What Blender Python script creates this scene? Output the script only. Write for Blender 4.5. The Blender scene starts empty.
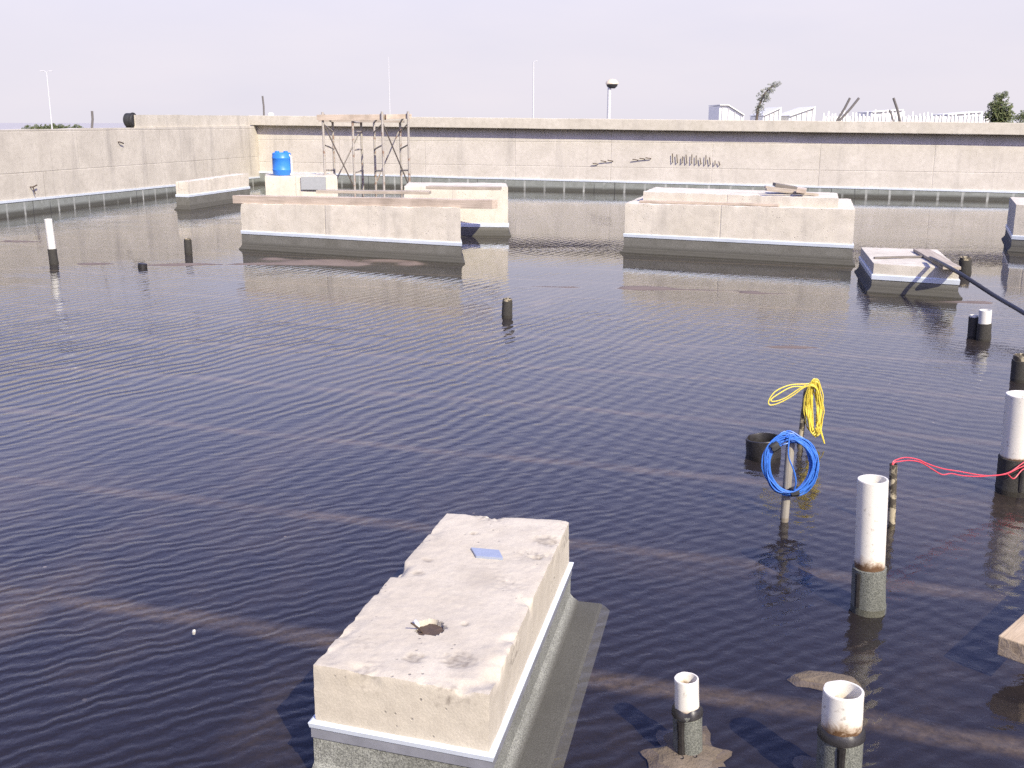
import bpy, bmesh, math, random
from mathutils import Vector, Matrix, noise
R = math.radians
random.seed(7)
scn = bpy.context.scene
COL = scn.collection

# ------------------------------------------------------------------ camera
H = 1.6; F = 1060.0; PITCH = R(13.83); ROLL = R(0.12)
CM = Matrix.Rotation(math.pi/2 - PITCH, 3, 'X') @ Matrix.Rotation(ROLL, 3, 'Z')
EYE = Vector((0, 0, H))
cd = bpy.data.cameras.new('camera'); cam = bpy.data.objects.new('camera', cd); COL.objects.link(cam)
cam.matrix_world = Matrix.Translation(EYE) @ CM.to_4x4()
cd.sensor_width = 36; cd.lens = 36*F/1024; cd.clip_start = .05; cd.clip_end = 20000
scn.camera = cam

def ray(px, py): return (CM @ Vector(((px-512)/F, -(py-384)/F, -1))).normalized()
def gp(px, py, z=0.0):                       # point of the ground (height z) seen at a pixel
    d = ray(px, py); return EYE + d*((z-H)/d.z)
def dp(px, py, Y):                           # point at distance Y along +Y
    d = ray(px, py); return EYE + d*(Y/d.y)
def zat(p, py):                              # height on the vertical through p that shows at row py
    k = -(py-384)/F
    up, fw = CM.col[1], -CM.col[2]
    x, y = p[0], p[1]
    a = up.x*x + up.y*y; b = fw.x*x + fw.y*y
    return H + (k*b - a)/(up.z - k*fw.z)

# ------------------------------------------------------------------ materials
class NT:
    def __init__(s, name):
        s.m = bpy.data.materials.new(name); s.m.use_nodes = True; s.t = s.m.node_tree; s.t.nodes.clear()
        s.out = s.n('ShaderNodeOutputMaterial')
    def n(s, typ, **kw):
        nd = s.t.nodes.new(typ)
        for k, v in kw.items(): setattr(nd, k, v)
        return nd
    def l(s, a, b): s.t.links.new(a, b)
    def val(s, sock, v):
        if hasattr(v, 'links') or isinstance(v, bpy.types.NodeSocket): s.l(v, sock)
        else: sock.default_value = v
    def math(s, op, a, b=0.0, c=0.0, clamp=False):
        nd = s.n('ShaderNodeMath', operation=op); nd.use_clamp = clamp
        s.val(nd.inputs[0], a); s.val(nd.inputs[1], b); s.val(nd.inputs[2], c); return nd.outputs[0]
    def mix(s, f, a, b, blend='MIX'):
        nd = s.n('ShaderNodeMix', data_type='RGBA', blend_type=blend)
        s.val(nd.inputs[0], f); s.val(nd.inputs[6], a); s.val(nd.inputs[7], b); return nd.outputs[2]
    def ramp(s, f, a, b, c0=0.0, c1=1.0):
        nd = s.n('ShaderNodeMapRange'); nd.clamp = True
        s.val(nd.inputs[0], f)
        for i, v in zip((1, 2, 3, 4), (a, b, c0, c1)): nd.inputs[i].default_value = v
        return nd.outputs[0]
    def noise(s, vec, scale, detail=4, rough=.55, dist=0.0):
        nd = s.n('ShaderNodeTexNoise'); s.l(vec, nd.inputs['Vector'])
        nd.inputs['Scale'].default_value = scale; nd.inputs['Detail'].default_value = detail
        nd.inputs['Roughness'].default_value = rough; nd.inputs['Distortion'].default_value = dist
        return nd.outputs['Fac']
    def voro(s, vec, scale, feature='F1'):
        nd = s.n('ShaderNodeTexVoronoi', feature=feature); s.l(vec, nd.inputs['Vector']); nd.inputs['Scale'].default_value = scale
        return nd.outputs['Distance']
    def obj(s): return s.n('ShaderNodeTexCoord').outputs['Object']
    def pos(s): return s.n('ShaderNodeNewGeometry').outputs['Position']
    def sep(s, v):
        nd = s.n('ShaderNodeSeparateXYZ'); s.l(v, nd.inputs[0]); return nd.outputs
    def mapv(s, v, loc=(0,0,0), rot=(0,0,0), sc=(1,1,1)):
        nd = s.n('ShaderNodeMapping'); s.l(v, nd.inputs[0]); nd.inputs[1].default_value = loc
        nd.inputs[2].default_value = rot; nd.inputs[3].default_value = sc; return nd.outputs[0]
    def bump(s, h, dist, strength=1.0):
        nd = s.n('ShaderNodeBump'); s.l(h, nd.inputs['Height']); nd.inputs['Distance'].default_value = dist
        nd.inputs['Strength'].default_value = strength; return nd.outputs[0]
    def pbr(s, col, rough=.8, metal=0.0, normal=None, spec=.5):
        p = s.n('ShaderNodeBsdfPrincipled')
        s.val(p.inputs['Base Color'], col); s.val(p.inputs['Roughness'], rough); s.val(p.inputs['Metallic'], metal)
        p.inputs['Specular IOR Level'].default_value = spec
        if normal is not None: s.l(normal, p.inputs['Normal'])
        s.l(p.outputs[0], s.out.inputs[0]); return s.m
def C(r, g, b): return (r, g, b, 1)

def mat_concrete(name, c0, c1, stain=.35, board=None, pit=.5, bump=.004, fine=40):
    t = NT(name); v = t.obj()
    n1 = t.noise(v, 1.7, 6, .6, .4); n2 = t.noise(v, 11, 5, .6); n3 = t.noise(v, fine*3, 3, .6)
    col = t.mix(t.ramp(n1, .3, .7), C(*c0), C(*c1))
    col = t.mix(t.math('MULTIPLY', t.ramp(n2, .45, .75), .45), col, C(c0[0]*.78, c0[1]*.77, c0[2]*.76))
    col = t.mix(.35, col, t.mix(n3, C(.25,.25,.25), C(.75,.75,.75)), 'OVERLAY')
    # vertical streaks and grime
    st = t.noise(t.mapv(v, sc=(3.2, 3.2, .35)), 1.0, 6, .65, .2)
    col = t.mix(t.math('MULTIPLY', t.ramp(st, .52, .78), stain), col, C(.17,.16,.15))
    h = t.math('ADD', t.math('MULTIPLY', n2, .6), t.math('MULTIPLY', n3, .5))
    if board:
        L, Hh, off = board
        br = t.n('ShaderNodeTexBrick'); br.offset = off; br.inputs['Scale'].default_value = 1
        wob = t.mapv(v, rot=(R(90), 0, 0))
        t.l(wob, br.inputs['Vector'])
        br.inputs['Brick Width'].default_value = L; br.inputs['Row Height'].default_value = Hh
        br.inputs['Mortar Size'].default_value = .012; br.inputs['Mortar Smooth'].default_value = .6
        br.inputs['Color1'].default_value = C(1,1,1); br.inputs['Color2'].default_value = C(.86,.86,.86); br.inputs['Mortar'].default_value = C(.55,.53,.5)
        brk = t.ramp(t.noise(v, .9, 3), .42, .62)
        col = t.mix(t.math('MULTIPLY', brk, .42), col, br.outputs['Color'], 'MULTIPLY')
        h = t.math('SUBTRACT', h, t.math('MULTIPLY', br.outputs['Fac'], .8))
    pv = t.voro(v, fine*.6); pm = t.math('MULTIPLY', t.ramp(pv, .16, .08), t.ramp(t.noise(v, 4.5, 3), .5, .62))
    col = t.mix(t.math('MULTIPLY', pm, pit), col, C(.13,.115,.1))
    at = t.n('ShaderNodeAttribute'); at.attribute_name = 'dirt'
    col = t.mix(t.math('MULTIPLY', at.outputs['Fac'], t.ramp(n3, .25, .6, .55, 1)), col, C(.15,.125,.098))
    h = t.math('SUBTRACT', h, pm)
    return t.pbr(col, .9, 0, t.bump(h, bump), .25)

def mat_membrane(name, c0, c1, lap=None, wet=True):
    t = NT(name); v = t.obj()
    n1 = t.noise(v, 260, 2, .7); n2 = t.noise(v, 5, 5, .65); n3 = t.noise(v, 60, 3, .6)
    col = t.mix(t.ramp(n1, .35, .65), C(*c0), C(*c1))
    col = t.mix(t.math('MULTIPLY', t.ramp(n2, .4, .72), .5), col, C(c0[0]*.6, c0[1]*.58, c0[2]*.52))
    col = t.mix(.35, col, t.mix(n3, C(.2,.2,.2), C(.8,.8,.8)), 'OVERLAY')
    z = t.sep(t.pos())[2]
    rough = .85
    if wet:                                              # tide mark of mud and damp near the water line
        k_ = wet if wet is not True else .135
        w = t.ramp(t.math('ADD', z, t.math('MULTIPLY', n2, .06 if wet is True else .012)), k_, k_*.55)
        col = t.mix(t.math('MULTIPLY', w, .85), col, C(.050,.047,.037))
    if lap:
        x = t.sep(v)[0]
        ph = t.math('FRACT', t.math('ADD', t.math('DIVIDE', x, lap), t.math('MULTIPLY', t.noise(v, .8, 2), .18)))
        light = t.math('MULTIPLY', t.ramp(ph, .05, .025), 1)
        light = t.math('MAXIMUM', light, t.ramp(ph, .93, .96))
        dark = t.math('MULTIPLY', t.ramp(t.math('ABSOLUTE', t.math('SUBTRACT', ph, .5)), .025, .01), t.ramp(t.noise(v, .6, 1), .5, .56))
        col = t.mix(t.math('MULTIPLY', light, t.ramp(t.noise(v, 3.1, 2), .35, .6)), col, C(.38,.39,.36))
        col = t.mix(t.math('MULTIPLY', dark, .8), col, C(.03,.03,.03))
    return t.pbr(col, rough, 0, t.bump(n1, .0015), .3)

def mat_plain(name, c, rough=.5, metal=0.0, var=.25, scale=18, spot=None, bump=.0005, spec=.5):
    t = NT(name); v = t.obj()
    n = t.noise(v, scale, 5, .6); col = t.mix(n, C(*[x*(1-var) for x in c]), C(*[min(1, x*(1+var)) for x in c]))
    if spot:
        m = t.ramp(t.noise(v, spot[1], 4, .6, .5), spot[2], spot[2]+.06)
        col = t.mix(t.math('MULTIPLY', m, spot[3]), col, C(*spot[0]))
    return t.pbr(col, t.ramp(n, .3, .7, max(0, rough-.1), min(1, rough+.1)), metal, t.bump(n, bump), spec)

def mat_wood(name, c0, c1, axis=0, dirt=.4):
    t = NT(name); v = t.obj()
    sc = [22, 22, 22]; sc[axis] = 1.2
    n = t.noise(t.mapv(v, sc=tuple(sc)), 2.2, 6, .6, .8); n2 = t.noise(v, 3.3, 4)
    col = t.mix(t.ramp(n, .3, .7), C(*c0), C(*c1))
    col = t.mix(t.math('MULTIPLY', t.ramp(n2, .45, .7), dirt), col, C(.16,.13,.1))
    return t.pbr(col, .85, 0, t.bump(n, .003), .25)

M = {}
M['wall'] = mat_concrete('wall_concrete', (.495,.458,.39), (.595,.553,.48), .3, (2.4, .58, 0.0), .55)
M['wall_grey'] = mat_concrete('grey_wall_concrete', (.445,.41,.34), (.56,.52,.435), .45, (3.1, .72, .37), .6)
M['coping'] = mat_concrete('coping_concrete', (.45,.415,.335), (.56,.52,.435), .3, None, .5)
M['plinth'] = mat_concrete('plinth_concrete', (.53,.485,.39), (.63,.58,.48), .45, (2.6, .9, .45), .6)
M['near_plinth'] = mat_concrete('near_plinth_concrete', (.415,.37,.285), (.49,.445,.35), .10, None, .7, .0016, 55)
M['skirt'] = mat_membrane('membrane_skirt', (.115,.112,.095), (.185,.18,.155))
M['skirt_near'] = mat_membrane('granule_membrane', (.10,.101,.088), (.34,.345,.29), None, .032)
M['upstand'] = mat_membrane('upstand_membrane', (.19,.205,.185), (.275,.29,.265), .5)
M['sleeve'] = mat_membrane('pipe_sleeve', (.06,.064,.054), (.20,.205,.17), None, False)
M['sleeve_dark'] = mat_membrane('dark_pipe_sleeve', (.022,.021,.018), (.065,.06,.05), None, False)
M['flash'] = mat_plain('white_flashing', (.54,.585,.62), .4, .0, .16, 7)
M['band'] = mat_plain('metal_band', (.27,.275,.29), .42, .35, .3, 11)
M['pvc'] = mat_plain('white_plastic_pipe', (.60,.59,.53), .38, 0, .07, 9, ((.30,.22,.13), 26, .66, .7))
M['pvc_dirty'] = mat_plain('soiled_plastic_pipe', (.66,.62,.52), .45, 0, .08, 9, ((.25,.15,.06), 13, .57, .9))
M['bitumen'] = mat_plain('bitumen', (.016,.014,.012), .45, 0, .4, 30, None, .002)
M['mottled'] = mat_plain('mottled_pipe', (.36,.31,.20), .6, 0, .3, 20, ((.035,.028,.018), 22, .46, .95))
M['greypost'] = mat_wood('grey_post_wood', (.17,.155,.13), (.30,.275,.225), 2, .35)
M['wood'] = mat_wood('pale_timber', (.40,.325,.25), (.54,.455,.365), 0, .4)
M['wood_old'] = mat_wood('weathered_timber', (.28,.24,.19), (.44,.385,.31), 0, .35)
M['wood_dark'] = mat_wood('dark_board', (.12,.11,.095), (.2,.18,.155), 0, .3)
M['beam'] = mat_wood('beam_timber', (.33,.25,.155), (.48,.385,.26), 0, .5)
M['tube'] = mat_plain('scaffold_tube', (.36,.33,.285), .6, .2, .25, 14, ((.2,.1,.05), 9, .55, .7))
M['tube_dark'] = mat_plain('dark_scaffold_tube', (.10,.085,.07), .6, .3, .3, 14)
M['drum'] = mat_plain('blue_plastic', (.03,.19,.62), .4, 0, .08)
M['blue'] = mat_plain('blue_cable', (.04,.15,.50), .42, 0, .15, 60)
M['yellow'] = mat_plain('yellow_cable', (.68,.55,.075), .45, 0, .12, 60)
M['red'] = mat_plain('red_cable', (.56,.055,.075), .45, 0, .15, 60)
M['hose'] = mat_plain('black_hose', (.03,.03,.034), .5, 0, .2)
M['black'] = mat_plain('black_paint', (.018,.018,.018), .7, 0, .2)
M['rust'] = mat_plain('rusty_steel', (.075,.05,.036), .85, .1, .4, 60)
M['rod'] = mat_plain('weathered_rod', (.12,.11,.10), .75, .1, .3)
M['white'] = mat_plain('white_sheet', (.66,.65,.60), .5, 0, .06, 3)
M['galv'] = mat_plain('galvanised_pole', (.46,.46,.45), .5, .0, .08)
M['lampglass'] = mat_plain('lamp_globe', (.58,.50,.36), .35, 0, .12)
M['greypatch'] = mat_plain('grey_render', (.30,.31,.31), .8, 0, .15, 12)
M['tape'] = mat_plain('silver_tape', (.34,.38,.45), .42, .35, .12, 30)
M['mortar'] = mat_concrete('mortar', (.10,.08,.055), (.17,.135,.095), .3, None, .6, .01, 40)
M['bark'] = mat_plain('bark', (.10,.08,.06), .9, 0, .3)
t = NT('stained_plastic_pipe'); v = t.obj(); at = t.n('ShaderNodeAttribute'); at.attribute_name = 'stain'
sn = t.noise(v, 30, 5, .65, .8); n_ = t.noise(v, 9, 4)
mk = t.ramp(t.math('ADD', t.math('MULTIPLY', at.outputs['Fac'], 1.15), t.math('SUBTRACT', sn, .5)), .55, .85)
col = t.mix(n_, C(.60,.57,.48), C(.67,.645,.56))
col = t.mix(t.ramp(t.math('ADD', t.math('MULTIPLY', at.outputs['Fac'], 1.0), t.math('SUBTRACT', sn, .5)), .3, .75, 0, .75), col, C(.36,.22,.09))
col = t.mix(mk, col, C(.10,.055,.025))
col = t.mix(t.math('MULTIPLY', t.ramp(t.noise(v, 55, 3, .6), .62, .70), .6), col, C(.28,.24,.19))
M['pvc_dirty'] = t.pbr(col, .42, 0, t.bump(sn, .0006), .5)
def mat_leaf(name, a, b):
    t = NT(name)
    rnd = t.n('ShaderNodeNewGeometry').outputs['Random Per Island']
    d = t.pbr(t.mix(rnd, C(*a), C(*b)), .6, 0, None, .3); return d
M['leaf'] = mat_leaf('leaves', (.05,.075,.028), (.13,.14,.06))
M['leaf_grey'] = mat_leaf('grey_leaves', (.10,.115,.085), (.22,.22,.17))

# ground outside
t = NT('sand_ground'); v = t.pos()
M['sand'] = t.pbr(t.mix(t.noise(v, .01, 5), C(.31,.30,.295), C(.37,.36,.355)), .95, 0, None, .1)

# roof membrane under the water: dark bitumen with pale silt gathered along the laps between rolls
ANG = R(-17.0)
A0 = gp(390, 442)
t = NT('roof_membrane'); v = t.pos()
w = t.mapv(v, rot=(0, 0, -ANG))
def rot2(p, a): return (p[0]*math.cos(a) - p[1]*math.sin(a), p[0]*math.sin(a) + p[1]*math.cos(a))
off = rot2(A0, -ANG)[1] + .5
xs = t.sep(w)
wob = t.math('MULTIPLY', t.math('SUBTRACT', t.noise(v, .9, 4), .5), .16)
ph = t.math('ABSOLUTE', t.math('SUBTRACT', t.math('FRACT', t.math('ADD', t.math('SUBTRACT', xs[1], off), t.math('ADD', wob, 100.0))), .5))
ln = t.math('MULTIPLY', t.ramp(ph, .07, .005), t.ramp(t.noise(v, 1.9, 6, .7), .25, .62, .08, 1))
ln2 = t.math('MULTIPLY', t.ramp(ph, .014, .006), .25)
phx = t.math('ABSOLUTE', t.math('SUBTRACT', t.math('FRACT', t.math('DIVIDE', t.math('ADD', xs[0], t.math('ADD', t.math('MULTIPLY', wob, 1.5), 102.05)), 3.9)), .5))
lx = t.math('MULTIPLY', t.ramp(phx, .05, .0), t.ramp(t.noise(v, .8, 4, .65), .5, .68))
silt = t.math('MULTIPLY', t.ramp(t.noise(v, .75, 6, .62, .5), .5, .8), .5)
grain = t.noise(v, 38, 4, .7)
s = t.math('MAXIMUM', t.math('MAXIMUM', ln, lx), silt)
s = t.math('MULTIPLY', s, t.ramp(grain, .3, .65, .35, 1))
base = t.mix(grain, C(.0045,.0032,.0034), C(.017,.0115,.0105))
col = t.mix(t.math('MULTIPLY', s, .85), base, C(.165,.122,.076))
col = t.mix(ln2, col, C(.012,.01,.009))
sp = t.math('MULTIPLY', t.ramp(t.voro(v, 5.5), .05, .03), t.ramp(t.noise(v, 2.2, 2), .55, .6))
col = t.mix(sp, col, C(.22,.19,.16))
z = t.sep(v)[2]
dry = t.ramp(z, -.006, .004)
col = t.mix(dry, col, t.mix(t.noise(v, 6, 5), C(.10,.075,.065), C(.21,.165,.125)))
M['roof'] = t.pbr(col, .75, 0, t.bump(grain, .002), .3)

# rain water: clear, reflecting, rippled by the wind
t = NT('rain_water'); v = t.pos()
big = t.noise(v, .33, 3, .5); big2 = t.noise(t.mapv(v, loc=(13, 5, 0)), .22, 3, .5)
def wave(ang, lam, dist, ds, det=2.0):
    wn = t.n('ShaderNodeTexWave', wave_type='BANDS', bands_direction='X', wave_profile='SIN')
    t.l(t.mapv(v, rot=(0, 0, -ang)), wn.inputs['Vector'])
    wn.inputs['Scale'].default_value = .314/lam; wn.inputs['Distortion'].default_value = dist
    wn.inputs['Detail'].default_value = det; wn.inputs['Detail Scale'].default_value = ds; wn.inputs['Detail Roughness'].default_value = .5
    return wn.outputs['Fac']
w1 = wave(R(121), .062, 6.0, 1.3, 3.0); w2 = wave(R(150), .112, 6.5, .8, 3.0); w3 = wave(R(52), .10, 6.0, .9, 3.0)
x = t.sep(v)[0]; y = t.sep(v)[1]
calm = t.ramp(t.math('ADD', y, t.math('MULTIPLY', t.noise(v, .5, 3), 2.6)), 9.6, 12.4, 1.0, 0.0)
calm = t.math('MAXIMUM', calm, t.ramp(t.noise(t.mapv(v, loc=(3,1,0), sc=(.35,.8,1)), .55, 4, .6), .48, .66, .10, .42))
left = t.ramp(t.math('SUBTRACT', x, t.math('MULTIPLY', y, .12)), -1.2, 1.2, 1.0, .3)
yn = t.math('ADD', y, t.math('MULTIPLY', big2, 3.0))
near = t.ramp(yn, 4.2, 7.5, 1.0, 0.0); farw = t.ramp(yn, 4.6, 7.8, .12, 1.0)
patch = t.ramp(big, .3, .62, .45, 1.1)
a1 = t.math('MULTIPLY', t.math('MULTIPLY', left, near), patch)
a2 = t.math('MULTIPLY', t.math('MULTIPLY', left, farw), patch)
a3 = t.math('MULTIPLY', t.ramp(x, -1.4, .8, .15, 1.0), t.ramp(big2, .35, .62, .2, 1.0))
h = t.math('MULTIPLY', t.math('MULTIPLY', w1, a1), .0020)
h = t.math('ADD', h, t.math('MULTIPLY', t.math('MULTIPLY', w2, a2), .0037))
h = t.math('ADD', h, t.math('MULTIPLY', t.math('MULTIPLY', w3, a3), .0010))
h = t.math('ADD', h, t.math('MULTIPLY', t.noise(v, 22, 4, .6, .8), .0011))
h = t.math('ADD', h, t.math('MULTIPLY', t.noise(v, 5.5, 2, .5), .0007))
h = t.math('MULTIPLY', h, calm)
nb = t.bump(h, 1.0)
vd = t.n('ShaderNodeVectorMath', operation='DOT_PRODUCT'); t.l(nb, vd.inputs[0]); t.l(t.n('ShaderNodeNewGeometry').outputs['Incoming'], vd.inputs[1])
cosi = t.math('MINIMUM', t.math('ABSOLUTE', vd.outputs['Value']), 1.0)          # Schlick, the same from both sides of the thin sheet
frv = t.math('MULTIPLY_ADD', t.math('POWER', t.math('SUBTRACT', 1.0, cosi), 5.0), .9796, .0204)
gl = t.n('ShaderNodeBsdfGlossy'); gl.inputs['Roughness'].default_value = .02; gl.inputs['Color'].default_value = C(1,1,1); t.l(nb, gl.inputs['Normal'])
tr = t.n('ShaderNodeBsdfTransparent'); tr.inputs['Color'].default_value = C(.90,.88,.83)
mx = t.n('ShaderNodeMixShader'); t.l(frv, mx.inputs[0]); t.l(tr.outputs[0], mx.inputs[1]); t.l(gl.outputs[0], mx.inputs[2])
t.l(mx.outputs[0], t.out.inputs[0]); M['water'] = t.m

# ------------------------------------------------------------------ objects
def link(name, data, parent=None, loc=None):
    o = bpy.data.objects.new(name, data); COL.objects.link(o)
    if parent is not None: o.parent = parent
    if loc is not None: o.location = loc
    return o
def tag(o, label, cat=None, group=None, kind=None):
    o['label'] = label
    if cat: o['category'] = cat
    if group: o['group'] = group
    if kind: o['kind'] = kind
    return o
def thing(name, loc, label, cat, group=None, rz=0.0):
    o = link(name, None, None, Vector(loc)); o.rotation_euler = (0, 0, rz); o.empty_display_size = .1
    return tag(o, label, cat, group)

class MB:
    def __init__(s): s.v = []; s.f = []
    def add(s, vs, fs):
        b = len(s.v); s.v += [Vector(p) for p in vs]; s.f += [tuple(b+i for i in f) for f in fs]; return s
    def box(s, c, size, ax=(1,0,0), ay=None):
        ax = Vector(ax).normalized(); ay = Vector(ay).normalized() if ay else Vector((-ax.y, ax.x, 0)).normalized()
        az = ax.cross(ay); c = Vector(c); q = []
        for k in (-.5, .5):
            for i, j in ((-.5,-.5),(.5,-.5),(.5,.5),(-.5,.5)): q.append(c + ax*size[0]*i + ay*size[1]*j + az*size[2]*k)
        return s.add(q, [(3,2,1,0),(4,5,6,7),(0,1,5,4),(1,2,6,5),(2,3,7,6),(3,0,4,7)])
    def bar(s, a, b, w, h, up=(0,0,1)):
        a = Vector(a); b = Vector(b); ax = (b-a); up = Vector(up)
        ay = up.cross(ax).normalized()
        return s.box((a+b)/2, (ax.length, w, h), ax, ay)
    def tube(s, pts, r, n=8, closed=False, caps=True):
        pts = [Vector(p) for p in pts]; m = len(pts); rs = r if isinstance(r, (list, tuple)) else [r]*m
        t0 = (pts[1]-pts[0]).normalized(); u = t0.orthogonal().normalized(); vs = []; fs = []
        for i, p in enumerate(pts):
            if closed: tg = pts[(i+1) % m] - pts[i-1]
            else: tg = pts[min(i+1, m-1)] - pts[max(i-1, 0)]
            tg = tg.normalized() if tg.length > 1e-9 else t0
            u = (u - tg*u.dot(tg)); u = u.normalized() if u.length > 1e-6 else tg.orthogonal().normalized()
            w = tg.cross(u)
            for k in range(n):
                a = 2*math.pi*k/n; vs.append(p + (u*math.cos(a) + w*math.sin(a))*rs[i])
        for i in range(m if closed else m-1):
            for k in range(n):
                a = i*n+k; b = i*n+(k+1) % n; c = ((i+1) % m)*n
                fs.append((a, b, c+(k+1) % n, c+k))
        if caps and not closed: fs += [tuple(range(n))[::-1], tuple((m-1)*n+k for k in range(n))]
        return s.add(vs, fs)
    def lathe(s, base, axis, prof, n=28, jit=0.0, seed=0):     # prof: (distance along axis, radius)
        base = Vector(base); ax = Vector(axis).normalized(); u = Vector((1,0,0)); u = (u-ax*u.dot(ax)).normalized(); w = ax.cross(u)
        vs = []; fs = []
        for hgt, r in prof:
            for k in range(n):
                a = 2*math.pi*k/n; d = u*math.cos(a)+w*math.sin(a)
                j = jit*noise.noise(Vector((math.cos(a)*2+seed, math.sin(a)*2, hgt*18+seed)))
                vs.append(base + ax*(hgt + (j*1.5 if r > 1e-4 else 0)) + d*(r+(j if r > 1e-4 else 0)))
        for i in range(len(prof)-1):
            for k in range(n): fs.append((i*n+k, i*n+(k+1) % n, (i+1)*n+(k+1) % n, (i+1)*n+k))
        return s.add(vs, fs)
    def build(s, name, mat, parent=None, loc=None, rz=0.0, smooth=False, bevel=0.0):
        """vertices are in world space; the object keeps its origin at its thing (or loc)"""
        if parent is not None:
            bpy.context.view_layer.update(); inv = parent_world(parent).inverted()
        else:
            inv = (Matrix.Translation(Vector(loc or (0,0,0))) @ Matrix.Rotation(rz, 4, 'Z')).inverted()
        me = bpy.data.meshes.new(name); me.from_pydata([inv @ p for p in s.v], [], s.f); me.update()
        bm = bmesh.new(); bm.from_mesh(me); bmesh.ops.recalc_face_normals(bm, faces=bm.faces)
        bm.normal_update()
        if len(bm.faces) and (max(v.co.z for v in bm.verts)-min(v.co.z for v in bm.verts)) < .2 and sum(f.normal.z for f in bm.faces) < 0 and all(abs(f.normal.z) > .6 for f in bm.faces): bmesh.ops.reverse_faces(bm, faces=bm.faces)
        if bevel > 0:
            es = [e for e in bm.edges if len(e.link_faces) == 2 and e.calc_face_angle(0) > R(40)]
            bmesh.ops.bevel(bm, geom=es, offset=bevel, segments=2, affect='EDGES', profile=.6)
        bm.to_mesh(me); bm.free()
        me.materials.append(M[mat])
        if smooth:
            for p in me.polygons: p.use_smooth = True
            try: me.set_sharp_from_angle(angle=R(42))
            except Exception: pass
        o = link(name, me, parent)
        if parent is None: o.location = Vector(loc or (0,0,0)); o.rotation_euler = (0, 0, rz)
        return o
def parent_world(o):
    m = o.matrix_basis.copy()
    while o.parent: o = o.parent; m = o.matrix_basis @ m
    return m

def offset_poly(q, d):                  # d: one offset, or one for each edge (edge i runs from corner i to i+1)
    n = len(q); q = [Vector((p[0], p[1])) for p in q]; out = []
    ds = list(d) if isinstance(d, (list, tuple)) else [d]*n
    for i in range(n):
        a, b, c = q[i-1], q[i], q[(i+1) % n]
        e1 = (b-a).normalized(); e2 = (c-b).normalized()
        n1 = Vector((e1.y, -e1.x)); n2 = Vector((e2.y, -e2.x)); D1 = ds[i-1]; D2 = ds[i]
        det = n1.x*n2.y-n1.y*n2.x
        out.append(b + Vector(((D1*n2.y-D2*n1.y)/det, (n1.x*D2-n2.x*D1)/det)) if abs(det) > 1e-6 else b+n1*D1)
    return out
def ccw(q):
    a = sum(q[i][0]*q[(i+1) % len(q)][1] - q[(i+1) % len(q)][0]*q[i][1] for i in range(len(q)))
    return q if a > 0 else q[::-1]
def loft(mb, q, levels):           # levels: (z, outward offset); z may be a function of the corner index
    n = len(q); vs = []; fs = []
    for z, d in levels:
        for i, p in enumerate(offset_poly(q, d)): vs.append((p.x, p.y, z[i] if isinstance(z, (list, tuple)) else z))
    for k in range(len(levels)-1):
        for i in range(n): fs.append((k*n+i, k*n+(i+1) % n, (k+1)*n+(i+1) % n, (k+1)*n+i))
    fs += [tuple(range(n))[::-1], tuple((len(levels)-1)*n+i for i in range(n))]
    return mb.add(vs, fs)

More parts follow.
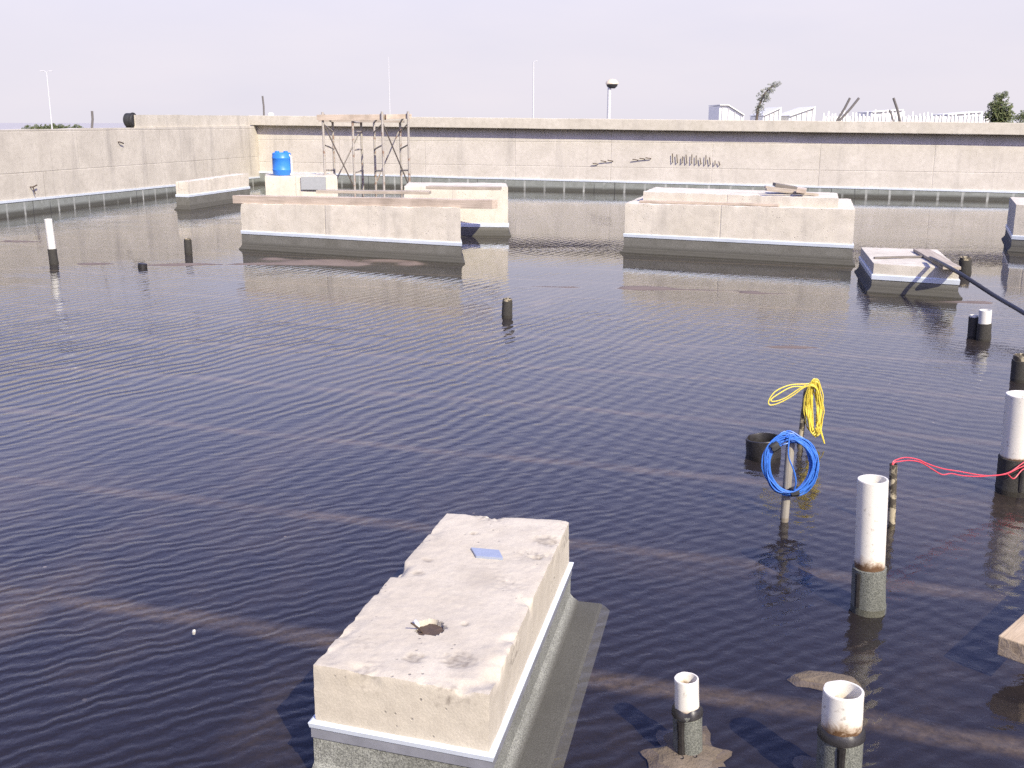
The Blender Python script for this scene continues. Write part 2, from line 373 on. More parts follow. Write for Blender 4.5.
def rough_box(q, z0, z1, step, disp, edge=0.0, seed=0.0, extra=None):
    """box on quad q (ccw) whose skin is a fine grid, so that its edges and faces can be rough"""
    q = [Vector((p[0], p[1])) for p in q]
    zt = list(z1) if isinstance(z1, (list, tuple)) else [z1]*4
    nx = max(2, int(((q[1]-q[0]).length)/step)); ny = max(2, int(((q[3]-q[0]).length)/step)); nz = max(2, int((max(zt)-z0)/step))
    idx = {}; vs = []; fs = []
    def vid(i, j, k):
        key = (i, j, k)
        if key not in idx:
            u = i/nx; v_ = j/ny; w = k/nz
            p = (q[0]*(1-u)+q[1]*u)*(1-v_) + (q[3]*(1-u)+q[2]*u)*v_
            zz = (zt[0]*(1-u)+zt[1]*u)*(1-v_) + (zt[3]*(1-u)+zt[2]*u)*v_
            z = z0 + (zz-z0)*w
            P = Vector((p.x, p.y, z)); c = (q[0]+q[1]+q[2]+q[3])/4
            out = Vector((0, 0, 0))
            eu = (q[1]-q[0]).normalized(); ev = (q[3]-q[0]).normalized()
            if i == 0: out -= Vector((eu.x, eu.y, 0))
            if i == nx: out += Vector((eu.x, eu.y, 0))
            if j == 0: out -= Vector((ev.x, ev.y, 0))
            if j == ny: out += Vector((ev.x, ev.y, 0))
            if k == nz: out += Vector((0, 0, 1))
            s = Vector((seed, seed*1.7, 0))
            d = noise.noise(P*9+s)*.6 + noise.noise(P*27+s)*.4
            P2 = P + out*d*disp
            if edge > 0:                                     # chips along the top arris and the corners
                du = min(i, nx-i)/nx*(q[1]-q[0]).length; dv = min(j, ny-j)/ny*(q[3]-q[0]).length; dz = (zz-z)
                ds = sorted((du, dv, dz)); e = math.hypot(ds[0], ds[1])
                if ds[0] < 1e-6 and e < edge*2.5 and dz < edge*3:
                    ch = max(0.0, noise.noise(P*7+s*2)*.7 + noise.noise(P*21+s)*.5 + .12)
                    f = max(0.0, 1-e/(edge*2.2))
                    cc = Vector((c.x, c.y, z0)); inward = (cc-P); inward.z = 0
                    inward = inward.normalized() if inward.length > 1e-6 else Vector((0,0,0))
                    ch = max(0.0, ch-.18); P2 += (inward*.7 + Vector((0,0,-1)))*(edge*(f**1.1)*ch*1.5 + edge*.10*f**4)
            if extra: P2 = extra(P2, k == nz)
            idx[key] = len(vs); vs.append(P2)
        return idx[key]
    for i in range(nx):
        for j in range(ny): fs.append((vid(i,j,nz), vid(i+1,j,nz), vid(i+1,j+1,nz), vid(i,j+1,nz)))
    for k in range(nz):
        for i in range(nx):
            fs.append((vid(i,0,k), vid(i+1,0,k), vid(i+1,0,k+1), vid(i,0,k+1)))
            fs.append((vid(i+1,ny,k), vid(i,ny,k), vid(i,ny,k+1), vid(i+1,ny,k+1)))
        for j in range(ny):
            fs.append((vid(nx,j,k), vid(nx,j+1,k), vid(nx,j+1,k+1), vid(nx,j,k+1)))
            fs.append((vid(0,j+1,k), vid(0,j,k), vid(0,j,k+1), vid(0,j+1,k+1)))
    return vs, fs

# ------------------------------------------------------------------ the setting
CORN = gp(260, 184)                    # far left corner of the roof
BR = gp(1024, 201); bd = (BR-CORN).normalized(); BEND = CORN + bd*27.5
LN = gp(0, 217.5); ld = (LN-CORN).normalized(); LEND = CORN + ld*34
qf = [Vector((LEND.x-.3, -4.2)), Vector((24, -4.2)), Vector((BEND.x, BEND.y+.25)), Vector((CORN.x-.3, CORN.y+.3))]

bars = [   # banks of silt that stand out of the water: pixel ends of the bank's line, half width, height
    (gp(60,264), gp(430,265), .20, .030), (gp(250,259), gp(430,262), .30, .030), (gp(560,285), gp(770,292), .24, .022),
    (gp(430,283), gp(640,290), .10, .024), (gp(705,343), gp(900,352), .05, .027), (gp(620,288), gp(860,297), .12, .018),
    (gp(0,241), gp(60,243), .12, .028),
    (gp(858,299), gp(1000,303), .16, .03)]
def floor_z(x, y):
    z = -.022 + .007*noise.noise(Vector((x*.35, y*.35, 3))) + .004*noise.noise(Vector((x*1.1, y*1.1, 9)))
    for a, b, wd, hh in bars:
        dx, dy = b.x-a.x, b.y-a.y; L2 = dx*dx+dy*dy
        u = max(0, min(1, ((x-a.x)*dx+(y-a.y)*dy)/L2)); d = math.hypot(x-a.x-u*dx, y-a.y-u*dy)
        if d < wd*3:
            k = .45+.75*max(0, .55+noise.noise(Vector((x*1.7, y*2.2, 4))))
            z += hh*k*math.exp(-(d/wd)**2)*min(1, (u+.03)*9, (1.03-u)*9)
    return z
def axis_steps(a, b, s0, growth, smax):
    out = [a]; s = s0
    while out[-1] < b: out.append(min(b, out[-1]+s)); s = min(smax, s*growth)
    return out
vs = []; fs = []
rows = axis_steps(0, 1, .0045, 1.0, .0045); cols = axis_steps(0, 1, .0035, 1.0, .0035)
for v_ in rows:
    for u in cols:
        p = (qf[0]*(1-u)+qf[1]*u)*(1-v_) + (qf[3]*(1-u)+qf[2]*u)*v_
        vs.append((p.x, p.y, floor_z(p.x, p.y)))
nc = len(cols)
for j in range(len(rows)-1):
    for i in range(nc-1): a = j*nc+i; fs.append((a, a+1, a+nc+1, a+nc))
o = MB().add(vs, fs).build('roof_floor', 'roof', smooth=True)
tag(o, 'dark bitumen roof membrane with muddy lap seams under shallow rain water', kind='structure')
o = MB().add([(p.x, p.y, 0) for p in qf], [(0,1,2,3)]).build('water', 'water')
tag(o, 'shallow rippled rain water standing all over the flat roof', kind='structure')
g = []; n = 64
for k in range(n): g.append((9000*math.cos(2*math.pi*k/n), 9000*math.sin(2*math.pi*k/n), -5.0))
o = MB().add(g, [tuple(range(n))]).build('ground', 'sand'); tag(o, 'pale sandy ground far below and beyond the roof walls', kind='structure')

# --- back wall
def wall_line(pts, s0, s1):  # helper for straight pieces
    return pts[0] + (pts[1]-pts[0]).normalized()*s0, pts[0] + (pts[1]-pts[0]).normalized()*s1
bn = Vector((bd.y, -bd.x, 0))          # towards the camera
brz = math.atan2(bd.y, bd.x)
bw = thing('parapet_wall', (CORN.x, CORN.y, 0), 'long pale concrete parapet wall with projecting coping across the back of the roof', 'wall', None, brz)
sR = (BR-CORN).length; LB = 27.3
zl, zr = zat(CORN, 115.5), zat(BR, 123.0)
def wz(s, a=zl, b=zr): return a + (b-a)*s/sR
TH = .25
def slab(mb, s0, s1, t0, t1, zb0, zb1, zt0, zt1, n=24):
    """a straight run along the back wall: t is distance towards the camera"""
    vs = []; fs = []
    for k in range(n+1):
        s_ = s0+(s1-s0)*k/n; f = k/n; zb = zb0+(zb1-zb0)*f; zt = zt0+(zt1-zt0)*f
        b = Vector((CORN.x, CORN.y, 0))+bd*s_
        b.z = 0
        j = .008*noise.noise(Vector((s_*1.3, t1*9, 2)))
        vs += [b+bn*t0+Vector((0,0,zb)), b+bn*(t1)+Vector((0,0,zb+j)), b+bn*(t1)+Vector((0,0,zt+j)), b+bn*t0+Vector((0,0,zt))]
    for k in range(n):
        a = 4*k
        for i in range(4): fs.append((a+i, a+(i+1) % 4, a+4+(i+1) % 4, a+4+i))
    fs += [(3,2,1,0), tuple(4*n+i for i in range(4))]
    return mb.add(vs, fs)
slab(MB(), -.2, LB, -.3, 0, -.2, -.2, wz(-.2)-TH, wz(LB)-TH).build('wall_body', 'wall', bw)
slab(MB(), -.12, LB, -.34, .20, wz(-.12)-TH+.002, wz(LB)-TH+.002, wz(-.12), wz(LB), 60).build('coping', 'coping', bw, bevel=.012)
zs0, zs1 = zat(gp(510,188), 178.0), zat(BR, 193.0)
def sz(s): return zs0 + (zs1-zs0)*(s-7)/(sR-7)
slab(MB(), .0, LB, 0, .012, -.1, -.1, sz(0), sz(LB)).build('membrane_upstand', 'upstand', bw)
slab(MB(), .0, LB, 0, .022, sz(0)-.005, sz(LB)-.005, sz(0)+.035, sz(LB)+.035).build('flashing_strip', 'flash', bw)
def bwp(px, py):      # point on the face of the back wall seen at a pixel
    d = ray(px, py); p0 = Vector((CORN.x, CORN.y, 0)); k = (p0-EYE).dot(bn)/d.dot(bn); return EYE + d*k
for k in range(11):
    px = 673+k*4.7; py = 162 + k*.25
    ln_ = [.22,.2,.16,.21,.22,.2,.15,.22,.17,.10,.08][k]
    a = bwp(px, py); b = a + bn*.05 + Vector((0, 0, ln_*(1.0)))*.9 + bd*random.uniform(-.03,.03)
    MB().tube([a-bn*.02, a+bn*.05, b], .010, 6).build('rebar_stub', 'rust', bw)
for px, py in ((598,164),(606,161.5),(613,161),(638,160),(645,159),(651,158.5)):
    a = bwp(px, py); MB().tube([a-bn*.02, a+bn*.03, a+bn*.06-bd*.12+Vector((0,0,.02))], .011, 6).build('rebar_stub', 'rust', bw)

# --- left wall
ln_n = Vector((-ld.y, ld.x, 0)); 
if ln_n.x < 0: ln_n = -ln_n
lrz = math.atan2(ld.y, ld.x)
lw = thing('parapet_wall', (CORN.x, CORN.y, 0), 'stained grey concrete parapet wall along the left edge of the roof', 'wall', None, lrz)
LL = (LN-CORN).length
def run(mb, s0, s1, t0, t1, zb, zt, n=24, jit=.01):
    vs = []; fs = []
    for k in range(n+1):
        s_ = s0+(s1-s0)*k/n; b = Vector((CORN.x, CORN.y, 0))+ld*s_
        j = jit*noise.noise(Vector((s_*1.1, 5+t1, 2)))
        z0_ = zb(s_) if callable(zb) else zb; z1_ = zt(s_) if callable(zt) else zt
        vs += [b+ln_n*t0+Vector((0,0,z0_)), b+ln_n*t1+Vector((0,0,z0_)), b+ln_n*t1+Vector((0,0,z1_+j)), b+ln_n*t0+Vector((0,0,z1_+j))]
    for k in range(n):
        a = 4*k
        for i in range(4): fs.append((a+i, a+(i+1) % 4, a+4+(i+1) % 4, a+4+i))
    fs += [(3,2,1,0), tuple(4*n+i for i in range(4))]
    return mb.add(vs, fs)
zA = zat(gp(178,190), 126.5); zB = zat(LN, 130)
lt = lambda s: zA + (zB-zA)*max(-.3, (s-3.5)/(LL-3.5))
run(MB(), .0, 33.5, -.3, 0, -.2, lt, 60, .012).build('wall_body', 'wall_grey', lw)
_d = ray(137,122); pU = EYE + _d*((Vector((CORN.x,CORN.y,0))-EYE).dot(ln_n)/_d.dot(ln_n)); sU = (pU-CORN).dot(ld)
zu = zat(CORN, 115.7)
run(MB(), .36, sU, -.27, -.035, lambda s: lt(s)-.03, lambda s: zu-.02*s/sU, 30, .012).build('upper_course', 'coping', lw)
zf0, zf1 = zat(gp(178,190), 182.0), zat(LN, 203.5)
lf = lambda s: zf0 + (zf1-zf0)*(s-3.5)/(LL-3.5)
run(MB(), .013, 33.5, 0, .012, -.1, lf).build('membrane_upstand', 'upstand', lw)
run(MB(), .023, 33.5, 0, .022, lambda s: lf(s)-.005, lambda s: lf(s)+.035, 24, .004).build('flashing_strip', 'flash', lw)
def lwp(px, py, off=0.0):
    d = ray(px, py); p0 = Vector((CORN.x, CORN.y, 0))+ln_n*off; k = (p0-EYE).dot(ln_n)/d.dot(ln_n); return EYE + d*k
a = lwp(30,187); MB().tube([a-ln_n*.03, a+ln_n*.06, a+ln_n*.06+Vector((0,0,.03))-ld*.12], .012, 6).tube([a+ln_n*.06, a+ln_n*.05-ld*.06-Vector((0,0,.13))], .009, 6).build('wire_hook', 'rust', lw)
a = lwp(118,142); MB().tube([a-ln_n*.03, a+ln_n*.05, a+ln_n*.05-ld*.12-Vector((0,0,.03))], .014, 6).build('wire_hook', 'rust', lw)

# black container, rods on the walls
p = lwp(132, 127.2, -.15)
bc = thing('black_container', (p.x, p.y, p.z), 'small black rounded container lying on top of the left wall', 'container')
MB().lathe(p+Vector((-.11,0,.145)), (1,-.25,0), [(0,0),(0,.12),(.02,.145),(.17,.145),(.2,.12),(.2,0)], 20).build('container_body', 'black', bc, smooth=True)
MB().lathe(p+Vector((-.11,0,.145)), (1,-.25,0), [(.15,.147),(.155,.158),(.175,.158),(.18,.147)], 20).build('rim', 'black', bc, smooth=True)
def rod(px0, py0, px1, py1, Y, r, label, cat='rod', mat='rod', name='steel_rod', dip=.25, group=None):
    a = dp(px0, py0, Y); b = dp(px1, py1, Y); dr = (a-b)
    mb = MB(); m = [b - dr.normalized()*dip, b, b+dr*.5+Vector((r*.5,0,0)), a]
    mb.tube(m, r, 8); o = mb.build(name, mat, loc=tuple(b)); tag(o, label, cat, group); return o
Yl = lwp(92,127,-.15).y
rod(92,111,92,127, Yl, .024, 'short dark upright rod on the left wall, clear of the black container')
Yc = CORN.y+.1
rod(262.5,96,264,117, Yc, .024, 'dark rod standing up at the far left corner of the walls')
rod(850,98,838,119, bwp(838,119).y+.15, .026, 'steeper of two crossing brown stakes on the back coping', 'stake', 'rod', 'leaning_stake')
rod(859,98,841,119, bwp(841,119).y+.12, .026, 'more slanted of two crossing brown stakes on the back coping', 'stake', 'rod', 'leaning_stake')
rod(893.5,98,900,121, bwp(900,121).y+.15, .028, 'dark stake leaning left on the back coping before the white fence', 'stake', 'rod', 'leaning_stake')
rod(889.5,110,893,120, bwp(893,120).y+.15, .018, 'thin short stick beside a taller leaning stake on the back coping', 'stick', 'rod', 'leaning_stick')
p = dp(271,116,Yc)
wb = MB().lathe(p+Vector((0,0,-.02)), (0,0,1), [(0,0),(0,.07),(.06,.09),(.10,.07),(.11,0)], 12, .012).build('white_lump', 'white', loc=tuple(p), smooth=True)
tag(wb, 'small white lump of plaster on the coping at the far left corner', 'lump')

# ------------------------------------------------------------------ concrete plinths
def plinth(name, label, q, zt, zf, body='plinth', skirt='skirt', fl=.05, step=.05, edge=.02, flare=.05, disp=.007, seed=0, band=None, extra=None, toe=None, cat='plinth', group='concrete plinths on the flooded roof'):
    q = ccw([Vector((p[0], p[1])) for p in q])
    c = sum(q, Vector((0,0)))/4; e = q[1]-q[0]
    th = thing(name, (c.x, c.y, 0), label, cat, group, math.atan2(e.y, e.x))
    vs, fs = rough_box(q, -.1, zt, step, disp, edge, seed, extra)
    MB().add(vs, fs).build('concrete_body', body, th, smooth=True)
    if zf:
        loft(MB(), q, toe(zf) if toe else [(-.1,flare),(.010,flare-.004),(.03,flare*.5),(.06,.008),(zf+.003,.006)]).build('membrane_skirt', skirt, th)
        if band:
            loft(MB(), q, [(zf-band,.0085),(zf-band+.001,.0095),(zf+.004,.0095)]).build('metal_band', 'band', th)
        loft(MB(), q, [(zf-.002,.012),(zf+fl*.8,.015),(zf+fl,.010)]).build('flashing_strip', 'flash', th)
    return th, q

# left pair
a, b = gp(243,249), gp(461,263)
za = zat(a, 203.5); zb_ = zat(b, 207.5)
ax = Vector((-.075, 1, 0)).normalized()
c_, d_ = b+ax*1.35, a+Vector((.0,1,0)).normalized()*1.25
zf = (zat(a,236.5)+zat(b,242.5))/2
P1, q1 = plinth('concrete_plinth', 'wide concrete plinth under the long pale timber, left of middle', [a,b,c_,d_], [za,zb_,zb_,za], zf, seed=3, fl=.042)
a2 = gp(405,235); b2 = gp(508,236); z2 = zat(b2,187)
P2, q2 = plinth('concrete_plinth', 'taller concrete plinth partly hidden behind the right end of the wide timbered plinth', [a2,b2,b2+Vector((-.04,1.1,0)),a2+Vector((-.04,1.1,0))], z2, zat(b2,227), seed=5)
# right double one
a, b = gp(624,252.5), gp(851,265.5)
za = zat(a,203); zb_ = zat(b,209.5)
ax = Vector((.28,1,0)).normalized()
zf = (zat(a,238)+zat(b,246.5))/2
P3, q3 = plinth('concrete_plinth', 'wide stepped concrete plinth with raised upper slab and loose boards on it', [a,b,b+ax*1.9,a+ax*1.9], [za,zb_,zb_,za], zf, seed=8, fl=.042)
ti = .42; zm = (za+zb_)/2; za_3, zb_3 = za, zb_
u0 = gp(643,201.5,za); u1 = gp(838,208,zb_)
u0 = Vector((u0.x,u0.y)); u1 = Vector((u1.x,u1.y)); axu = Vector((ax.x,ax.y))
zu0 = zat(u0,191.7); zu1 = zat(u1,198.3)
vs, fs = rough_box([u0,u1,u1+axu*1.1,u0+axu*1.1], zm-.05, [zu0,zu1,zu1,zu0], .05, .007, .012, 21)
MB().add(vs, fs).build('upper_slab', 'plinth', P3, smooth=True)
# small low one
zs = zat(gp(872,292), 263.5)
tA = gp(874,263.5,zs); tB = gp(959.5,268.5,zs); tC = gp(937,249.5,zs); tD = gp(861,247,zs)
P4, q4 = plinth('concrete_plinth', 'low concrete plinth at right with a black hose lying over it', [tA,tB,tC,tD], zs, zat(gp(872,292),279), body='coping', seed=11, fl=.05, edge=.012, step=.04)
# right edge one
a = gp(1011,251.5); b = gp(1075,256); z5 = zat(a,204.5)
P5, q5 = plinth('concrete_plinth', 'concrete plinth cut off by the right edge of the photo', [a,b,b+Vector((.7,1.5,0)),a+Vector((.60,1.5,0))], z5, zat(a,239), seed=14)
# far left two
a = gp(177.5,209.5); b = gp(190,209.8); e = gp(250,200)
z6 = zat(a,181.5); dirn = Vector((e.x-b.x, e.y-b.y, 0))
P6, q6 = plinth('concrete_plinth', 'low concrete plinth beside the left wall, nearest to that wall', [a,b,e,a+dirn], [z6,z6,zat(e,172.5)-.02,zat(e,172.5)-.02], zat(b,197), seed=17, fl=.045)
a = gp(266,197.5); b = gp(338,197.5); z7 = zat(a,176.3)
P7, q7 = plinth('concrete_plinth', 'concrete plinth carrying the blue drum below the far left corner', [a,b,b+Vector((-.3,1.4,0)),a+Vector((-.3,1.4,0))], z7, None, seed=19)
pa = dp(300.5,176.6,a.y-.03); pb = dp(326,190,a.y-.03)
MB().box(((pa.x+pb.x)/2, a.y-.012+.004, (pa.z+pb.z)/2), (pb.x-pa.x, .022, pa.z-pb.z-.01)).build('render_patch', 'greypatch', P7)

# nearest one
zN = zat(gp(570,604), 520)
tA = gp(313,664,zN); tB = gp(489,694,zN); tC = gp(569.5,520.5,zN); tD = gp(447,512.5,zN)
print('near plinth height', zN, (tB-tA).length, (tC-tB).length)
hole = gp(430,627.5,zN); 
pits = [(gp(474,533,zN),.016,.014),(gp(536,557,zN),.022,.02),(gp(465,624,zN),.012,.012),(gp(427,560,zN),.018,.010),(gp(418,573,zN),.02,.010),(gp(546,540,zN),.05,.012),(gp(460,660,zN),.05,.010),(gp(414,658,zN),.03,.010)]
_qn = [Vector((p.x,p.y)) for p in (tA,tB,tC,tD)]
def edge_d(P):
    d_ = 9
    for i_ in range(4):
        a_, b_ = _qn[i_], _qn[(i_+1) % 4]; e_ = (b_-a_).normalized(); d_ = min(d_, abs((P.x-a_.x)*e_.y-(P.y-a_.y)*e_.x)*(3.0 if i_ == 3 else (.55 if i_ in (0,1) else 1.6)))
    return d_
def carve(P, top):
    if not top: return P
    P = P.copy()
    dx, dy = P.x-hole.x, P.y-hole.y
    r = math.hypot(dx/.034, dy/.042) + .25*noise.noise(Vector((P.x*60,P.y*60,0)))
    P.z -= .075*max(0, min(1, (1.1-r)*5))
    for c, rr, dd in pits:
        r = math.hypot(P.x-c.x, P.y-c.y)/rr + .45*noise.noise(Vector((P.x*70,P.y*70,3)))
        if r < 1: P.z -= .45*dd*(min(1, (1-r)*2.2))*(.75+.5*noise.noise(P*110))
    g_ = max(0.0, min(1.0, (noise.noise(P*6.5+Vector((3,8,0)))-.05)*3)) * max(0.0, min(1.0, 1.25-edge_d(P)/.10))
    P.z += g_*(.0045*noise.noise(P*75) + .003*noise.noise(P*140) - .004)
    P.z += .0008*noise.noise(P*13)+.0011*noise.noise(P*55)
    return P
zfN = .5*(zat(Vector((tC.x,tC.y)), 571)+zat(Vector((tB.x,tB.y)), 752))
print('flash z', zat(Vector((tC.x,tC.y)), 571), zat(Vector((tB.x,tB.y)), 752), zat(Vector((tA.x,tA.y)),733))
toeN = lambda zf: [(-.1,[.03,.16,.02,.03]),(-.020,[.03,.14,.02,.03]),(-.003,[.03,.122,.02,.03]),(.004,[.025,.105,.02,.02]),(.009,[.02,.034,.014,.014]),(.024,[.012,.016,.01,.01]),(.038,.006),(zf+.002,.006)]
P8, q8 = plinth('concrete_plinth', 'nearest concrete plinth in the foreground with chipped top edges and a hole', [tA,tB,tC,tD], zN, zfN, 'near_plinth', 'skirt_near', .014, .0062, .022, .05, .0022, 23, .031, carve, toeN)
me_ = [o_ for o_ in bpy.data.objects if o_.parent == P8 and o_.name.startswith('concrete_body')][0]
mw_ = parent_world(me_); at_ = me_.data.attributes.new('dirt', 'FLOAT', 'POINT'); sm_ = gp(485,578,zN)
for i_, v_ in enumerate(me_.data.vertices):
    P = mw_ @ v_.co; d_ = 0.0
    if P.z > zN-.06:
        for c, rr, dd in pits:
            r = math.hypot(P.x-c.x, P.y-c.y)/rr + .45*noise.noise(Vector((P.x*70,P.y*70,3)))
            if r < 1: d_ = max(d_, min(1, (1-r)*2)*(.35+.9*max(0, noise.noise(P*90)+.2)))
        g_ = max(0.0, min(1.0, (noise.noise(P*6.5+Vector((3,8,0)))-.05)*3)) * max(0.0, min(1.0, 1.25-edge_d(P)/.10))
        d_ = max(d_, g_*max(0, noise.noise(P*85)+.05)*1.5)
        r = math.hypot((P.x-sm_.x)/.075, (P.y-sm_.y)/.10)+.5*noise.noise(P*14); d_ = max(d_, .3*max(0, 1-r))
    at_.data[i_].value = min(.8, d_)
cc = gp(487.5,552,zN); e1 = (gp(503,551,zN)-gp(472,548,zN)); e1.z = 0
tp = gp(471,547.5,zN+.006); tq = gp(499,550,zN+.006); tr_ = gp(503,558,zN+.006); ts = gp(476,556,zN+.006)
loft(MB(), ccw([tp,tq,tr_,ts]), [(zN-.004,0),(zN+.0065,0),(zN+.007,-.002)]).build('tape_patch', 'tape', P8)
wa = gp(411,623,zN+.03); wb_ = hole + Vector((-.015,.0,-.02)); MB().tube([wa, (wa+wb_)/2+Vector((0,0,.004)), wb_], .0022, 6).build('wire_stub', 'rust', P8)
c = hole+Vector((.006,.004,-.016)); MB().lathe(c, (0,0,1), [(0,.001),(.0,.042),(.003,.042),(.004,.0)], 20, .006, 3).build('hole_shade_disc', 'rust', P8)  # added dark disc: paints shade into the hole, borrowing the rust material
MB().box(hole+Vector((-.036,.014,.004)), (.010,.022,.016), (1,.4,.5), None).build('loose_chip', 'pvc', P8, bevel=.003)

# ------------------------------------------------------------------ timber
def plank(pts, w, h, name, mat, label, cat='plank', group=None):
    mb = MB(); a, b = Vector(pts[0]), Vector(pts[1]); n = 14; ax = (b-a); ay = Vector((0,0,1)).cross(ax).normalized(); az = ax.normalized().cross(ay)
    vs = []; fs = []
    for k in range(n+1):
        p = a+ax*k/n; j = .004*noise.noise(p*2.3); ww = w*(1+.03*noise.noise(p*3+Vector((5,0,0))))
        for i, l_ in ((-.5,-.5),(.5,-.5),(.5,.5),(-.5,.5)): vs.append(p+ay*ww*i+az*(h*l_+j))
    for k in range(n):
        for i in range(4): fs.append((4*k+i, 4*k+(i+1) % 4, 4*k+4+(i+1) % 4, 4*k+4+i))
    fs += [(3,2,1,0), tuple(4*n+i for i in range(4))]
    mb.add(vs, fs); e = ax
    o = mb.build(name, mat, loc=tuple((a+b)/2), rz=math.atan2(e.y,e.x), bevel=.004); tag(o, label, cat, group); return o
zt1 = max(za for za in (zat(gp(243,249),203.5), zat(gp(461,263),207.5)))
qa, qb = Vector((*q1[0],0)), Vector((*q1[1],0))
Yq = qa.y+.13
fa_ = Vector((gp(243,249).x, gp(243,249).y, 0)); fb_ = Vector((gp(461,263).x, gp(461,263).y, 0)); fd_ = (fb_-fa_).normalized(); fn_ = Vector((-fd_.y, fd_.x, 0))
def on_line(p0, dr, px, z):            # point of a level line that shows at column px
    r1, r2 = ray(px, 150), ray(px, 260); n_ = r1.cross(r2)
    p0 = Vector((p0.x, p0.y, z)); return p0 + dr*((EYE-p0).dot(n_)/dr.dot(n_))
pa = on_line(fa_+fn_*.10, fd_, 236, zat(gp(243,249),203.5)+.045); pb_ = on_line(fa_+fn_*.10, fd_, 495, zat(gp(461,263),207.5)+.045)
plank([pa, pb_], .14, .10, 'timber_beam', 'wood', 'long pale timber beam lying along the front of the wide left plinth', 'beam')
for k,(x0,y0,x1,y1,m,lab) in enumerate(((318,191.5,430,192.5,'wood_old','weathered plank lying at the back of the wide left plinth'),(428,187.2,500,188.4,'wood_old','weathered plank on top of the taller plinth behind the timbered one'))):
    zz = zt1+.03 if k == 0 else z2+.02
    plank([gp(x0,y0,zz), gp(x1,y1,zz)], .2, .04, 'plank', m, lab)
a3_ = gp(624,252.5); b3_ = gp(851,265.5); a3_.z = b3_.z = 0; d3_ = (b3_-a3_).normalized(); n3_ = Vector((-d3_.y, d3_.x, 0))
def p3(px, up):
    p = on_line(a3_+n3_*.09, d3_, px, zm); f = (p-a3_).xy.length/(b3_-a3_).xy.length; p.z = za_3+(zb_3-za_3)*f+up; return p
plank([p3(640,.018), p3(779,.018)], .06, .03, 'batten', 'wood', 'thin pale batten lying on the step of the wide stepped plinth', 'batten')
zu_ = (zu0+zu1)/2
for x0,y0,x1,y1,w_,h_,lift,m,lab in (
    (774,184.5,797,188.5,.26,.04,.16,'wood_dark','dark board tilted on the debris heap of the stepped plinth'),
    (765,187.0,800,191.5,.10,.03,.11,'wood_old','upper of two thin sticks in the debris heap on the stepped plinth'),
    (766,189.5,818,195.0,.08,.03,.045,'wood_old','lower of two thin sticks in the debris heap on the stepped plinth'),
    (797,189.5,806,191.0,.34,.05,.05,'wood','short pale board end in the debris heap on the stepped plinth')):
    Yh_ = u0.y+(u1.y-u0.y)*((x0+x1)/2-643)/195+lift*3.2
    plank([dp(x0,y0,Yh_+.03), dp(x1,y1,Yh_)], w_, h_, 'board', m, lab, 'board', 'boards heaped on the stepped plinth')
plank([gp(921,250,zs+.02), gp(952,268,zs+.02)], .16, .03, 'board', 'wood_old', 'grey board lying under the black hose on the low right plinth', 'board')
plank([gp(874,258,zs+.012), gp(925,256.5,zs+.012)], .025, .02, 'stick', 'wood_dark', 'thin dark stick lying along the top of the low right plinth', 'stick')
hp = [gp(930,258,zs+.05), gp(938,261.5,zs+.07), gp(960.7,274,zs+.06), gp(995,296,.22), gp(1024,313,.16), gp(1075,345,.05), gp(1140,380,.02)]
def smooth_path(pts, n=8):
    out = []; pts = [Vector(p) for p in pts]
    P = [pts[0]*2-pts[1]] + pts + [pts[-1]*2-pts[-2]]
    for i in range(1, len(P)-2):
        for k in range(n):
            t_ = k/n; a, b, c, d = P[i-1], P[i], P[i+1], P[i+2]
            out.append(.5*((2*b)+(c-a)*t_+(2*a-5*b+4*c-d)*t_*t_+(3*b-a-3*c+d)*t_**3))
    out.append(pts[-1]); return out
o = MB().tube(smooth_path(hp), .018, 10).build('hose', 'hose', loc=tuple(hp[1]), smooth=True); tag(o, 'black hose running from the low right plinth down out of the photo', 'hose')
a = gp(1012,650,.10); b = gp(1090,580,.15)
bm_dir = (b-a).normalized()
plank([a, a+bm_dir*1.1], .085, .065, 'timber_beam', 'beam', 'thick sawn timber beam end reaching in at the right edge', 'beam')

